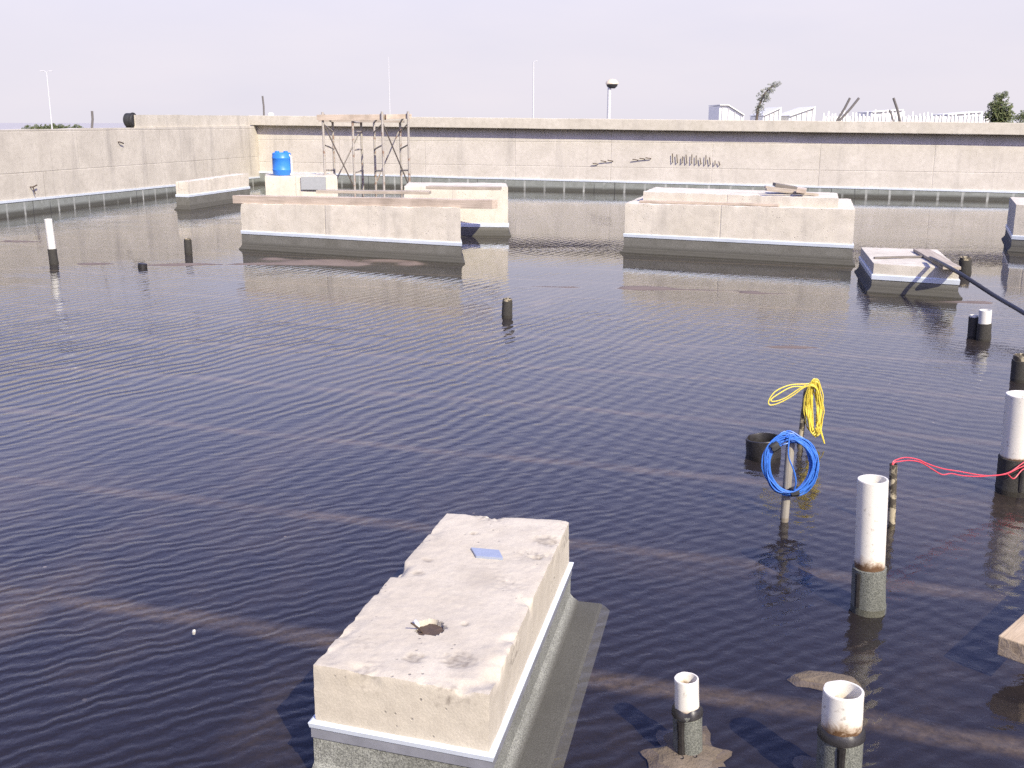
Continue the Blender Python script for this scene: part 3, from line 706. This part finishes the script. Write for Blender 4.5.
# ------------------------------------------------------------------ pipes
def pipe(label, top, base, wpx, split=None, mat='pvc', sleeve='sleeve', name='pipe', band=False, collar=False, r_in=.85, group='pipe stubs standing in the water', sl_extra=.006, cat='pipe', baseW=None, open_=True, jit=0.0, seam=False, stain=0, stain_at=0.0):
    bp = gp(*base); fwd = -CM.col[2]; dep = (bp-EYE).dot(fwd)
    d = ray(*top); n_ = Vector((fwd.x, fwd.y, 0)).normalized()
    tp_ = EYE + d*((bp-EYE).dot(n_)/d.dot(n_))
    ax = (tp_-bp); L = ax.length; r = wpx*dep/F/2
    th = thing(name, tuple(bp), label, cat, group)
    lo = -.06
    # a lathe of outside wall, rim and inside
    prof = [(lo + (L-.003-lo)*q_/24, r) for q_ in range(25)] + [(L-.003, r*.9995), (L, r*.975), (L, r*(r_in+.02)), (L-.004, r*r_in), (max(L*.3, L-.35), r*r_in), (max(L*.3, L-.35), 0)] if open_ else [(lo,r),(L*.5,r),(L-.004,r),(L,r*.9),(L,0)]
    MB().lathe(bp, ax, prof, 32, jit, base[0]*.1).build('pipe_body' if name == 'pipe' else 'post_body', mat, th, smooth=True)
    if stain and split is not None:
        me = th.children[0].data if th.children else [o_ for o_ in bpy.data.objects if o_.parent == th][0].data
        zs_ = zat(bp, split); at_ = me.attributes.new('stain', 'FLOAT', 'POINT'); sd_ = base[0]*.13
        for i_, v_ in enumerate(me.vertices):
            a_ = math.atan2(v_.co.y, v_.co.x); k_ = .5+.5*math.cos(a_+math.pi*.5+stain_at)
            at_.data[i_].value = max(0, 1-(v_.co.z-zs_)/(stain*(.35+.9*k_)))*(.55+.45*k_)
    if split is not None:
        sp_ = (zat(bp, split))/max(.05, ax.normalized().z); s2 = r+sl_extra
        MB().lathe(bp, ax, [(lo,s2+.004),(0,s2+.003),(.01,s2+.001),(sp_*.5,s2),(sp_,s2*.995),(sp_+.002,r*.99)], 32, .0022, base[0]*.3).build('membrane_sleeve', sleeve, th, smooth=True)
        if band: MB().lathe(bp, ax, [(sp_-.010,s2*.99),(sp_-.008,s2+.0022),(sp_+.008,s2+.001),(sp_+.016,r*1.0)], 32, .003, 8).build('bitumen_band', 'bitumen', th, smooth=True)
        if seam:
            v_ = (EYE-bp); v_.z = 0; v_.normalize(); v_ = Matrix.Rotation(R(seam),3,'Z') @ v_
            c0 = bp+ax.normalized()*.005+v_*(s2-.002); c1 = bp+ax.normalized()*(sp_-.012)+v_*(s2-.002)
            MB().tube([c0,(c0+c1)/2+v_*.001,c1], [.011,.009,.011], 8).build('bitumen_seam', 'bitumen', th, smooth=True)
    if collar:
        vs = []; fs = []; n = 40; rings = 9
        for i in range(rings):
            for k in range(n):
                a = 2*math.pi*k/n; rr = r*.9 + collar*max(.25, 1+1.1*noise.noise(Vector((math.cos(a)*1.3, math.sin(a)*1.3, base[0])))+.5*noise.noise(Vector((math.cos(a)*4, math.sin(a)*4, base[0]))))*i/(rings-1)
                z = .028*(1-(i/(rings-1))**1.4) - .012 + .004*noise.noise(Vector((math.cos(a)*rr*40, math.sin(a)*rr*40, 2)))
                vs.append((bp.x+math.cos(a)*rr, bp.y+math.sin(a)*rr, z))
        for i in range(rings-1):
            for k in range(n): fs.append((i*n+k, i*n+(k+1) % n, (i+1)*n+(k+1) % n, (i+1)*n+k))
        MB().add(vs, fs).build('mortar_collar', 'mortar', th, smooth=True)
    return th, tp_, r
pipe('tall clean white pipe standing in the water, nearest to the coiled cables', (873,479), (868,604), 29, 567, 'pvc_dirty', 'sleeve', seam=-38, stain=.06, stain_at=.5, group=None)
pipe('short white pipe stub with a broken rim and grey sleeve, beside the nearest plinth', (686.5,678), (688,752), 24, 711, 'pvc_dirty', 'sleeve', band=True, stain=.03, stain_at=-.6, collar=.085, seam=-25, jit=.0012, group=None)
pipe('fat soiled white pipe stub with brown stains at the bottom of the photo', (843.5,690), (838,786), 39, 732, 'pvc_dirty', 'sleeve', band=True, stain=.07, stain_at=.35, collar=.075, seam=5, jit=.0012, group=None)
pipe('tall white pipe cut by the right edge, where the red cable ends', (1023,394), (1014,487), 31, 457, 'pvc_dirty', 'sleeve_dark', stain=.015, group=None, seam=20)
pipe('leaning white pipe with a dark foot near the left wall', (48,219), (54,263), 7.5, 249, 'pvc', 'sleeve_dark', group=None)
pipe('short white topped pipe stub, taller of the pair below the black hose', (985.5,310), (983.5,338), 12, 323.5, 'pvc', 'sleeve_dark', group=None)
pipe('shorter dark pipe stub of the pair below the black hose', (974,315), (972.5,336), 8, 317, 'pvc', 'sleeve_dark', group=None)
pipe('low dark pipe stub right behind the low plinth with the hose', (965.5,257), (965,272), 11, 260, 'mottled', 'sleeve_dark', group=None)
pipe('dark pipe stub cut by the right edge, above the tall white pipe', (1023,355), (1021,378), 18, 360, 'mottled', 'sleeve_dark', group=None)
pipe('lone dark pipe stub in the middle of the open water', (507.5,298.5), (507,315), 9, 301, 'mottled', 'sleeve_dark', group=None)
pipe('small dark pipe stub standing left of the wide timbered plinth', (187.5,238.5), (188.5,252.5), 6.5, 240, 'mottled', 'sleeve_dark', group=None)
pipe('very low black stub barely above the water at left', (142.5,263.5), (142.5,267.5), 9, None, 'bitumen', group=None, open_=False)
pipe('thin mottled brown pipe holding the red cable end', (893.5,464), (891.5,524), 7.5, None, 'mottled', group=None)
pipe('wide black open pipe sleeve just behind the blue cable coil', (763,437.5), (763.5,454), 34, None, 'bitumen', r_in=.9, group=None, jit=.002)
bpst, btop, _ = pipe('grey wooden post carrying the blue cable coil', (791,437), (784.5,517), 8.5, None, 'greypost', name='post', group=None, cat='post', open_=False)
ypst, ytop, _ = pipe('thin dark post carrying the yellow cable coil', (807,386), (800,443), 5.5, None, 'mottled', name='post', group=None, cat='post', open_=False)

# ------------------------------------------------------------------ cables
def kink(pts, a=.004, f=18.0):
    return [p + noise.noise_vector(p*f+Vector((i*.004,0,0)))*a for i, p in enumerate(pts)]
def px_path(pts, Y, jit=0.0, sl=0.0):
    return [dp(a, b, Y + (random.uniform(-jit, jit) if jit else 0)) for a, b in pts]
# blue coil: one long strand wound round and round
rnd = random.Random(4); Yb = btop.y-.035
pts = []
turns = 21
ctrl = []
for k in range(turns):
    cx = 791+rnd.uniform(-3,3.2); cy = 465+rnd.uniform(-2,2); ra = 23.5+rnd.uniform(-4.5,3.8); rb = 28+rnd.uniform(-3.5,2.5)
    ctrl.append((cx, cy, ra, rb, rnd.uniform(-.028,.03)))
N = 40
for i in range(turns*N):
    k = i//N; f = (i % N)/N; A = ctrl[k]; B = ctrl[(k+1) % turns]
    cx, cy, ra, rb, yo = [A[j]*(1-f)+B[j]*f for j in range(5)]
    th_ = 2*math.pi*f
    pts.append(dp(cx + ra*math.sin(th_), cy - rb*math.cos(th_) + 2*math.sin(2*th_+k), Yb + yo*math.sin(th_*.5+.4)))
bcl = thing('cable_coil', tuple(btop), 'blue cable wound in a round coil hanging on the grey post', 'cable')
MB().tube(kink(pts, .006), .0031, 6).build('cable', 'blue', bcl, smooth=True)
MB().tube(smooth_path([dp(790,434,Yb-.03), dp(788.5,447,Yb-.04), dp(789,458,Yb-.04), dp(794,471,Yb-.035), dp(796,482,Yb-.035), dp(794,491,Yb-.02)]), .003, 6).build('loose_strand', 'blue', bcl, smooth=True)
def wrap(px, py, ang, rr, ln, Y, par):
    c = dp(px, py, Y); ax = (CM @ Vector((math.cos(ang), math.sin(ang), 0)))
    MB().lathe(c-ax*ln/2, ax, [(0,0),(0,rr),(ln*.5,rr*1.08),(ln,rr),(ln,0)], 14, .003).build('tape_wrap', 'black', par, smooth=True)
wrap(774.5,446.5,R(35),.019,.034,Yb,bcl); wrap(794.5,491.5,R(10),.019,.034,Yb,bcl); 
# yellow hank
Yy = ytop.y-.03; rnd = random.Random(9); ycl = thing('cable_coil', tuple(ytop), 'yellow cable in a long hank draped over the thin dark post', 'cable')
pts = []; ctrl = []
for k in range(17):
    ctrl.append((814.5+rnd.uniform(-2.5,2.5), 409+rnd.uniform(-2,2), 6.0+rnd.uniform(-3.5,3.5), 26.5+rnd.uniform(-4,2.5), rnd.uniform(-.04,.04)))
for i in range(17*N):
    k = i//N; f = (i % N)/N; A = ctrl[k]; B = ctrl[(k+1) % 17]
    cx, cy, ra, rb, yo = [A[j]*(1-f)+B[j]*f for j in range(5)]; th_ = 2*math.pi*f
    lean = -.06*(cy - rb*math.cos(th_) - 409)
    pts.append(dp(cx + lean*-.4 + ra*math.sin(th_), cy - rb*math.cos(th_), Yy + yo*math.cos(th_)))
MB().tube(kink(pts, .006), .0032, 6).build('cable', 'yellow', ycl, smooth=True)
for lp in ([(815,383),(806,384),(790,385),(776,391),(769,400),(770,405),(779,403),(792,396),(803,388),(812,384)],
           [(816,384),(806,386.5),(792,387),(780,393),(771,399.5),(774,401.5),(785,398),(798,389.5),(806,385)]):
    MB().tube(smooth_path([dp(a,b,Yy-.02-.006*i) for i,(a,b) in enumerate(lp)]), .0031, 6).build('loose_loop', 'yellow', ycl, smooth=True)
MB().tube(smooth_path([dp(a,b,Yy-.04) for a,b in ((819,420),(821,430),(824.5,443.5),(822,436),(819,427),(817.5,432))]), .0031, 6).build('loose_end', 'yellow', ycl, smooth=True)
# red cable, two strands
pe = gp(891.5,524); Ye = pe.y; p2 = gp(1014,487).y-.12
rc = thing('cable', tuple(dp(897,460,Ye)), 'red two strand cable sagging from the thin mottled pipe to the right edge pipe', 'cable')
def strand(pp):
    n = len(pp); return smooth_path([dp(a,b,Ye+(p2-Ye)*((a-893)/125)) for a,b in pp])
MB().tube(strand([(892,467),(893,462),(897,459.5),(906,457.5),(918,459.5),(927,463.5),(942,468.5),(960,471.5),(980,475),(996,475.5),(1010,472),(1020,465),(1030,458)]), .0025, 6).build('cable_strand', 'red', rc, smooth=True)
MB().tube(strand([(892,470),(894,463),(899,461.5),(910,460.5),(921,462.5),(932,469),(942,474.5),(951,473.5),(962,475.5),(978,476.5),(992,475.5),(1006,474),(1018,468.5),(1030,463)]), .0025, 6).build('cable_strand', 'red', rc, smooth=True)
MB().tube(strand([(1008,474.5),(1014,478.5),(1022,470),(1030,467)]), .0025, 6).build('cable_strand', 'red', rc, smooth=True)

# lump of cement half under water
c = gp(825,677.5); vs = []; n = 36; fs = []
for i in range(7):
    for k in range(n):
        a = 2*math.pi*k/n; rr = (i/6); wx = .105*(1+.18*noise.noise(Vector((math.cos(a)*1.4, math.sin(a)*1.4, 7)))); wy = .043*(1+.35*noise.noise(Vector((math.cos(a)*1.7, math.sin(a)*1.7, 17))))
        vs.append((c.x+math.cos(a)*rr*wx, c.y+math.sin(a)*rr*wy-.08*math.cos(a)*rr*.12, .014*(1-rr**3)-.006+(0 if rr<.95 else -.012)+.003*noise.noise(Vector((math.cos(a)*rr*4, math.sin(a)*rr*4, 1)))))
for i in range(6):
    for k in range(n): fs.append((i*n+k, i*n+(k+1) % n, (i+1)*n+(k+1) % n, (i+1)*n+k))
o = MB().add(vs, fs).build('cement_lump', 'mortar', loc=(c.x,c.y,0), smooth=True); tag(o, 'flat brown lump of cement just out of the water behind the fat stained pipe', 'lump')
for px, py, r_, lab in ((193.5,631.5,.0055,'tiny pale pebble alone in the dark water at lower left'),):
    c = gp(px, py); vs_, fs_ = [], []
    o = MB().lathe(c+Vector((0,0,-.01)), (0,0,1), [(0,0),(0,r_*.8),(.008,r_),(.014,r_*.7),(.016,0)], 10, .003, 3).build('pebble', 'pvc', loc=tuple(c), smooth=True); tag(o, lab, 'pebble')

# ------------------------------------------------------------------ blue drum
p = gp(282.5, 175.2, z7+.004); Yd = p.y; dr = thing('plastic_drum', (p.x,p.y,z7+.004), 'blue plastic drum standing on the far left plinth', 'drum')
hd = zat(p,152)-z7; rd = 9.2*Yd/F
prof = [(0,0),(0,rd*.9),(.02,rd*.97),(hd*.2,rd),(hd*.22,rd*1.03),(hd*.25,rd*1.03),(hd*.27,rd),(hd*.7,rd),(hd*.72,rd*1.03),(hd*.75,rd*1.03),(hd*.77,rd),(hd*.93,rd*.97),(hd*.97,rd*.85),(hd*.97,rd*.78),(hd*.95,rd*.75),(hd*.95,0)]
MB().lathe((p.x,p.y,z7+.004), (0,0,1), prof, 36).build('drum_body', 'drum', dr, smooth=True)
for sx in (-.45,.45): MB().lathe((p.x+sx*rd,p.y,z7+hd*.955), (0,0,1), [(0,.05),(.04,.05),(.045,.04),(.045,0)], 14).build('cap', 'drum', dr, smooth=True)
MB().tube([(p.x+.8*rd,p.y-.3*rd,z7+hd*.9),(p.x+1.08*rd,p.y-.35*rd,z7+hd*.8),(p.x+1.08*rd,p.y-.35*rd,z7+hd*.15),(p.x+.95*rd,p.y-.3*rd,z7+hd*.03)], .022, 8).build('white_strap', 'white', dr, smooth=True)

# ------------------------------------------------------------------ scaffold
def scaffold(label, frames):
    base = frames[0][0]; th = None
    posts = []
    for (nx_, ny_t, nYd), (fx, fy_t, fYd) in frames:
        posts.append(((nx_, ny_t, nYd), (fx, fy_t, fYd)))
    p0 = dp(posts[0][0][0], 190, posts[0][0][2]); th = thing('scaffold', (p0.x,p0.y,0), label, 'scaffold', 'tube scaffolds by the back wall')
    ends = []
    for near, far in posts:
        fr_ = None; cols_ = []
        for (px, pyt, Y) in (near, far):
            a = dp(px, pyt, Y); c0 = Vector((a.x, a.y, -.02))
            cols_.append((c0, a))
        # frame: two posts, rungs
        mb = MB(); (c0,c1),(d0,d1) = cols_
        mb.tube([c0+(c1-c0)*.985, d0+(d1-d0)*.985 + Vector((0,0,0))], .02, 8)
        fr_ = mb.build('frame', 'tube', th, smooth=True)
        for k_,(u0_,u1_) in enumerate(cols_): MB().tube([u0_,u1_], .027, 8).build('post', 'tube', fr_, smooth=True)
        for f in (.32,.62,.86): MB().tube([c0+(c1-c0)*f, d0+(d1-d0)*f], .018, 6).build('rung', 'tube', fr_, smooth=True)
        ends.append(cols_)
    (l0,l1),(lf0,lf1) = ends[0]; (r0,r1),(rf0,rf1) = ends[1]
    MB().tube([l0+(l1-l0)*.88, r0+(r1-r0)*.12], .017, 6).build('cross_brace', 'tube_dark', th, smooth=True)
    MB().tube([rf0+(rf1-rf0)*.90, lf0+(lf1-lf0)*.14], .017, 6).build('cross_brace', 'tube', th, smooth=True)
    return ends
Y1 = 15.1*H; Y2 = 16.0*H
e1_ = scaffold('left one of two tube scaffolds under the planks by the back wall', [((322.5,112,Y1),(332.5,121.5,Y2)), ((352.5,121,Y1-.1),(361,121.5,Y2))])
e2_ = scaffold('right one of two tube scaffolds under the planks by the back wall', [((382,111.5,Y1-.35),(374,121.5,Y2-.3)), ((408,111.5,Y1-.1),(400,121,Y2-.1))])
zp = dp(350,119.5,Y1).z
plank([dp(319,117.6,Y1+.1), dp(384,117.2,Y1-.15)], .3, .12, 'scaffold_plank', 'wood', 'timber platform board over the left scaffold', 'board')
plank([dp(384.5,116.8,Y1-.05), dp(410,116.4,Y1+.15)], .3, .10, 'scaffold_plank', 'wood', 'short timber platform board over the right scaffold', 'board')
plank([dp(320,120.8,Y2-.1), dp(404,121.6,Y2-.2)], .28, .05, 'scaffold_plank', 'wood_old', 'grey weathered plank at the rear of both scaffolds', 'plank')

# ------------------------------------------------------------------ beyond the walls
def lamp_post(px, pyt, Y, label, arms, r=.07):
    t_ = dp(px, pyt, Y); b = Vector((t_.x, t_.y, -5)); th = thing('street_lamp', tuple(b), label, 'street lamp', 'street lamps beyond the roof')
    lean = b
    MB().tube([b, b+(t_-b)*.5, t_], [r*1.5, r*1.15, r*.8], 10).build('pole', 'galv', th, smooth=True)
    for s in arms:
        k_ = abs(s)
        MB().tube([t_-Vector((0,0,.1)), t_+Vector((s*.5,0,.12)), t_+Vector((s*.9,0,.14))], r*.5, 6).build('arm', 'galv', th, smooth=True)
        MB().box(t_+Vector((s*1.15,0,.13)), (.75*k_,.28,.12)).build('lamp_head', 'galv', th, bevel=.04)
    return th
lamp_post(46.5,72,150,'thin twin armed street lamp over the left wall',(-.55,.55),.085)
lamp_post(533.5,62,170,'slim tall street lamp above the middle of the back wall',(.4,),.115)
t_ = dp(388.5,57,260); b = Vector((t_.x,t_.y,-5)); th = thing('mast', tuple(b), 'very thin distant mast above the scaffold planks', 'mast'); MB().tube([b,t_],[.16,.06],6).build('pole','galv',th)
# globe lamp
Yg = 52; t_ = dp(609.5,84,Yg); b = Vector((t_.x,t_.y,-5)); th = thing('street_lamp', tuple(b), 'street lamp with a round domed head above the back wall', 'street lamp', 'street lamps beyond the roof')
MB().tube([b, t_], [.12,.085], 10).build('pole', 'galv', th, smooth=True)
g = t_+Vector((.12,0,-.02)); MB().lathe(g+Vector((0,0,-.18)), (0,0,1), [(0,0),(0,.14),(.10,.25),(.2,.27)], 20).build('globe', 'black', th, smooth=True)
MB().lathe(g, (0,0,1), [(0,.28),(.03,.31),(.12,.29),(.22,.18),(.26,0)], 20).build('dome', 'lampglass', th, smooth=True)

def extrude_px(profile, Y, depth, name, mat, par):
    f = [dp(a,b,Y) for a,b in profile]; n = len(f); vs = f+[p+Vector((0,depth,0)) for p in f]
    fs = [tuple(range(n)), tuple(range(n,2*n))[::-1]] + [(i,(i+1) % n,n+(i+1) % n,n+i) for i in range(n)]
    return MB().add(vs, fs).build(name, mat, par)
def shed(label, prof, Y, depth, ribs):
    xs_ = [a for a,_ in prof]; b = dp(sum(xs_)/len(xs_), 120, Y); yb = None
    th = thing('shed', (b.x, Y, -5), label, 'shed', 'white sheds beyond the back wall')
    ground = [p for p in prof]
    left_, right_ = min(xs_), max(xs_)
    zb = dp(left_,123,Y)
    f = [dp(a,b_,Y) for a,b_ in prof]
    lo = [Vector((f[-1].x, Y, -5)), Vector((f[0].x, Y, -5))]
    poly = f+lo; n = len(poly); vs = poly+[p+Vector((0,depth,0)) for p in poly]
    fs = [tuple(range(n)), tuple(range(n,2*n))[::-1]] + [(i,(i+1) % n,n+(i+1) % n,n+i) for i in range(n)]
    MB().add(vs, fs).build('wall', 'white', th)
    # overhanging roof sheets on the top edges
    for i in range(len(f)-1):
        if abs(f[i+1].x-f[i].x) < .15: continue
        a, c = f[i]+Vector((0,-.3,.06)), f[i+1]+Vector((0,-.3,.06))
        vs = [a, c, c+Vector((0,depth+.6,0)), a+Vector((0,depth+.6,0))]; vs += [p+Vector((0,0,.12)) for p in vs]
        MB().add(vs, [(3,2,1,0),(4,5,6,7),(0,1,5,4),(1,2,6,5),(2,3,7,6),(3,0,4,7)]).build('roof', 'white', th)
    for k in range(ribs):
        x_ = f[0].x+(f[-1].x-f[0].x)*(k+.5)/ribs; 
        zt_ = None
        for i in range(len(f)-1):
            if f[i].x <= x_ <= f[i+1].x and f[i+1].x > f[i].x: zt_ = f[i].z+(f[i+1].z-f[i].z)*(x_-f[i].x)/(f[i+1].x-f[i].x)
        if zt_: MB().box((x_, Y-.05, (zt_-5)/2), (.10, .12, zt_+5)).build('rib', 'galv', th)
    return th
Ys = 130
shed('white shed with a flat top falling away to the right, left of the thin tree', [(719.5,106),(728,106),(744,116)], Ys, 7, 4)
shed('narrow white shed with a pointed roof rising rightwards beside the thin tree', [(763,116.5),(781,108.5),(781.6,109)], Ys, 7, 4)
shed('wider white shed with a long roof rising rightwards, right of the thin tree', [(789,117),(815,108),(815.6,108.5)], Ys, 7, 5)
shed('low white flat roofed shed behind the white fence', [(872,113),(903,110.5),(904,111)], Ys+20, 6, 5)
shed('long low white shed beyond the fence near the round bush', [(948,115.5),(982,112.5),(983,113)], Ys+20, 6, 5)
# fence of uneven white pickets
Yf = 105; fa = dp(824,118,Yf); fb = dp(1006,122,Yf)
fence = thing('fence', (fa.x, Yf, -5), 'uneven white picket fence beyond the right half of the back wall', 'fence')
rf = random.Random(5)
MB().box(((fa.x+fb.x)/2, Yf, (dp(900,116,Yf).z-5)/2), (fb.x-fa.x, .12, dp(900,116.5,Yf).z+5)).build('panel', 'white', fence)
for k in range(46):
    px = 824+k*4.0; top = rf.choice([108.5,110,111,112,113,113.5]) + (px-824)/182*3.5
    t_ = dp(px+rf.uniform(-.8,.8), top, Yf-.1); MB().box((t_.x, Yf-.13, (t_.z-5)/2), (.13,.1,t_.z+5)).build('picket', 'white', fence)

def tree(name, label, base, blobs, leaf, nl, size, trunk, par_cat='tree', seed=1, group=None, lean=None):
    rr = random.Random(seed); th = thing(name, tuple(base), label, par_cat, group)
    mb = MB(); top = blobs[0][0]
    tp = smooth_path(trunk, 4); n = len(tp); mb.tube(tp, [size*.9*(1-.75*i/(n-1))+.01 for i in range(n)], 8)
    for c, r in blobs:
        s = min(tp, key=lambda p: (p-c).length + (0 if p.z < c.z else 5)); 
        mb.tube([s, (s+c)/2+Vector((rr.uniform(-.1,.1)*r,0,.1*r)), c+Vector((0,0,r*.3))], [size*.25,size*.16,size*.06], 6)
    mb.build('trunk', 'bark', th, smooth=True)
    cb = MB()
    for c, r in blobs:
        for _ in range(nl):
            while True:
                d = Vector((rr.uniform(-1,1), rr.uniform(-1,1), rr.uniform(-1,1)))
                if d.length < 1: break
            cl = c + d*r
            if noise.noise(cl*(1.8/ r*.6)) < -.18: continue
            s = r*rr.uniform(.12,.26); u = Vector((rr.gauss(0,1),rr.gauss(0,1),rr.gauss(0,1))).normalized(); w = u.orthogonal().normalized()
            q = [cl-u*s, cl+w*s*.45, cl+u*s, cl-w*s*.45]
            cb.add(q, [(0,1,2,3)])
    cb.build('crown', leaf, th)
    return th
Yt = 60; D = lambda px,py: dp(px,py,Yt)
bt = D(757,116); base = Vector((bt.x-.2, Yt, -5)); s = Yt/F
tree('tree', 'thin leaning tree with a drooping wispy top above the back wall', base,
     [(D(759.5,110),5*s),(D(760.5,103),5*s),(D(763,96),6.5*s),(D(767,93),6*s),(D(771,87.5),5.0*s),(D(775,84.8),3.6*s),(D(779,84.2),3.2*s),(D(767.5,99),3.5*s),(D(756.5,112.5),4*s)],
     'leaf_grey', 150, .10, [base, Vector((bt.x-.1,Yt,-1)), bt, D(760,104), D(764,95), D(770,88), D(776,85)], seed=3)
Yt = 55; s = Yt/F; base = Vector((D(1000,116).x, Yt, -5))
tree('tree', 'round dense green bush tree over the right end of the back wall', base,
     [(D(1003,110),9.5*s),(D(996,114),9*s),(D(1006,116),8*s),(D(992,117),8*s),(D(995,104),5.5*s),(D(1003,100),6*s),(D(998,97),4.5*s),(D(1005,94),3.2*s),(D(991,106),3.5*s),(D(1002,120),10*s)],
     'leaf', 420, .13, [base, base+Vector((.1,0,3)), D(1000,118), D(999,106), D(1001,98)], seed=6)
Yt = 170; s = Yt/F
bm_ = D(1021,118); base = Vector((bm_.x,Yt,-5))
tree('tree', 'distant grey green tree behind the round bush at the right edge', base, [(D(1021,115.5),5*s),(D(1028,114),6*s),(D(1016,117.5),3.5*s),(D(1023,121),6*s)], 'leaf', 300, .2, [base, base+Vector((0,0,3)), bm_], seed=8)
Yt = 330; s = Yt/F
labs = ['tallest of the far trees over the left wall, in front of the lamp pole']
for k,(px,py,r) in enumerate(((28,128.6,2.6),(36,128.2,2.8),(44,128.0,3.0),(53,127.8,3.2),(61,128.0,3.0),(69,128.2,2.9),(77,128.0,2.8))):
    r *= 1.35; c = D(px,py-.1); base = Vector((c.x,Yt,-5))
    tree('tree', 'far low dark tree in the row showing just above the left wall', base, [(c,r*s),(c+Vector((1.2,0,-.4)),r*s*.8),(c+Vector((-1.2,0,-.4)),r*s*.8)], 'leaf', 330, .25, [base, base+Vector((0,0,2)), c], seed=20+k, group='row of far trees over the left wall')

# ------------------------------------------------------------------ light
EL = R(40); AZ = R(152)                     # azimuth from +Y towards +X
sd = Vector((math.sin(AZ)*math.cos(EL), math.cos(AZ)*math.cos(EL), math.sin(EL)))
sun = bpy.data.lights.new('sun', 'SUN'); sun.energy = 5.0; sun.angle = R(.55); sun.color = (1.0,.925,.72)
so = link('sun', sun); so.location = (0,0,30); so.rotation_euler = sd.to_track_quat('Z', 'Y').to_euler()
wd = bpy.data.worlds.new('World'); scn.world = wd; wd.use_nodes = True
nt = wd.node_tree; nt.nodes.clear()
out = nt.nodes.new('ShaderNodeOutputWorld'); bg = nt.nodes.new('ShaderNodeBackground'); nt.links.new(bg.outputs[0], out.inputs[0])
sky = nt.nodes.new('ShaderNodeTexSky'); sky.sky_type = 'NISHITA'; sky.sun_disc = False; sky.sun_elevation = EL; sky.sun_rotation = AZ
sky.air_density = 1.0; sky.dust_density = 1.5; sky.ozone_density = 2.0; sky.altitude = 0
tc = nt.nodes.new('ShaderNodeTexCoord'); sx = nt.nodes.new('ShaderNodeSeparateXYZ'); nt.links.new(tc.outputs['Generated'], sx.inputs[0])
mr = nt.nodes.new('ShaderNodeMapRange'); mr.interpolation_type = 'SMOOTHSTEP'
mr.inputs[1].default_value = .05; mr.inputs[2].default_value = .62; mr.inputs[3].default_value = .97; mr.inputs[4].default_value = 0.0
nt.links.new(sx.outputs[2], mr.inputs[0])
nz = nt.nodes.new('ShaderNodeTexNoise'); nz.inputs['Scale'].default_value = 5; nz.inputs['Detail'].default_value = 5
mp = nt.nodes.new('ShaderNodeMapping'); mp.inputs[3].default_value = (1,1,4); nt.links.new(tc.outputs['Generated'], mp.inputs[0]); nt.links.new(mp.outputs[0], nz.inputs['Vector'])
hz = nt.nodes.new('ShaderNodeMix'); hz.data_type = 'RGBA'
hz.inputs[6].default_value = (5.5,5.27,5.85,1); hz.inputs[7].default_value = (6.0,5.62,6.0,1); cr = nt.nodes.new('ShaderNodeMapRange'); cr.inputs[1].default_value = .22; cr.inputs[2].default_value = .80; nt.links.new(nz.outputs['Fac'], cr.inputs[0]); nt.links.new(cr.outputs[0], hz.inputs[0])
mxs = nt.nodes.new('ShaderNodeMix'); mxs.data_type = 'RGBA'
nt.links.new(mr.outputs[0], mxs.inputs[0]); tn = nt.nodes.new('ShaderNodeMix'); tn.data_type = 'RGBA'; tn.blend_type = 'MULTIPLY'; tn.inputs[0].default_value = 1; tn.inputs[7].default_value = (1.6,1.48,2.5,1); nt.links.new(sky.outputs[0], tn.inputs[6]); nt.links.new(tn.outputs[2], mxs.inputs[6]); nt.links.new(hz.outputs[2], mxs.inputs[7])
nt.links.new(mxs.outputs[2], bg.inputs[0]); bg.inputs[1].default_value = .1

scn.view_settings.view_transform = 'Standard'; scn.view_settings.look = 'None'; scn.view_settings.gamma = 1
scn.view_settings.exposure = .54; scn.view_settings.use_curve_mapping = False
scn.cycles.use_denoising = False; scn.cycles.denoiser = 'OPENIMAGEDENOISE'; scn.cycles.denoising_input_passes = 'RGB_ALBEDO_NORMAL'; scn.cycles.denoising_prefilter = 'ACCURATE'
scn.cycles.max_bounces = 6; scn.cycles.transparent_max_bounces = 8; scn.cycles.caustics_reflective = False; scn.cycles.caustics_refractive = False
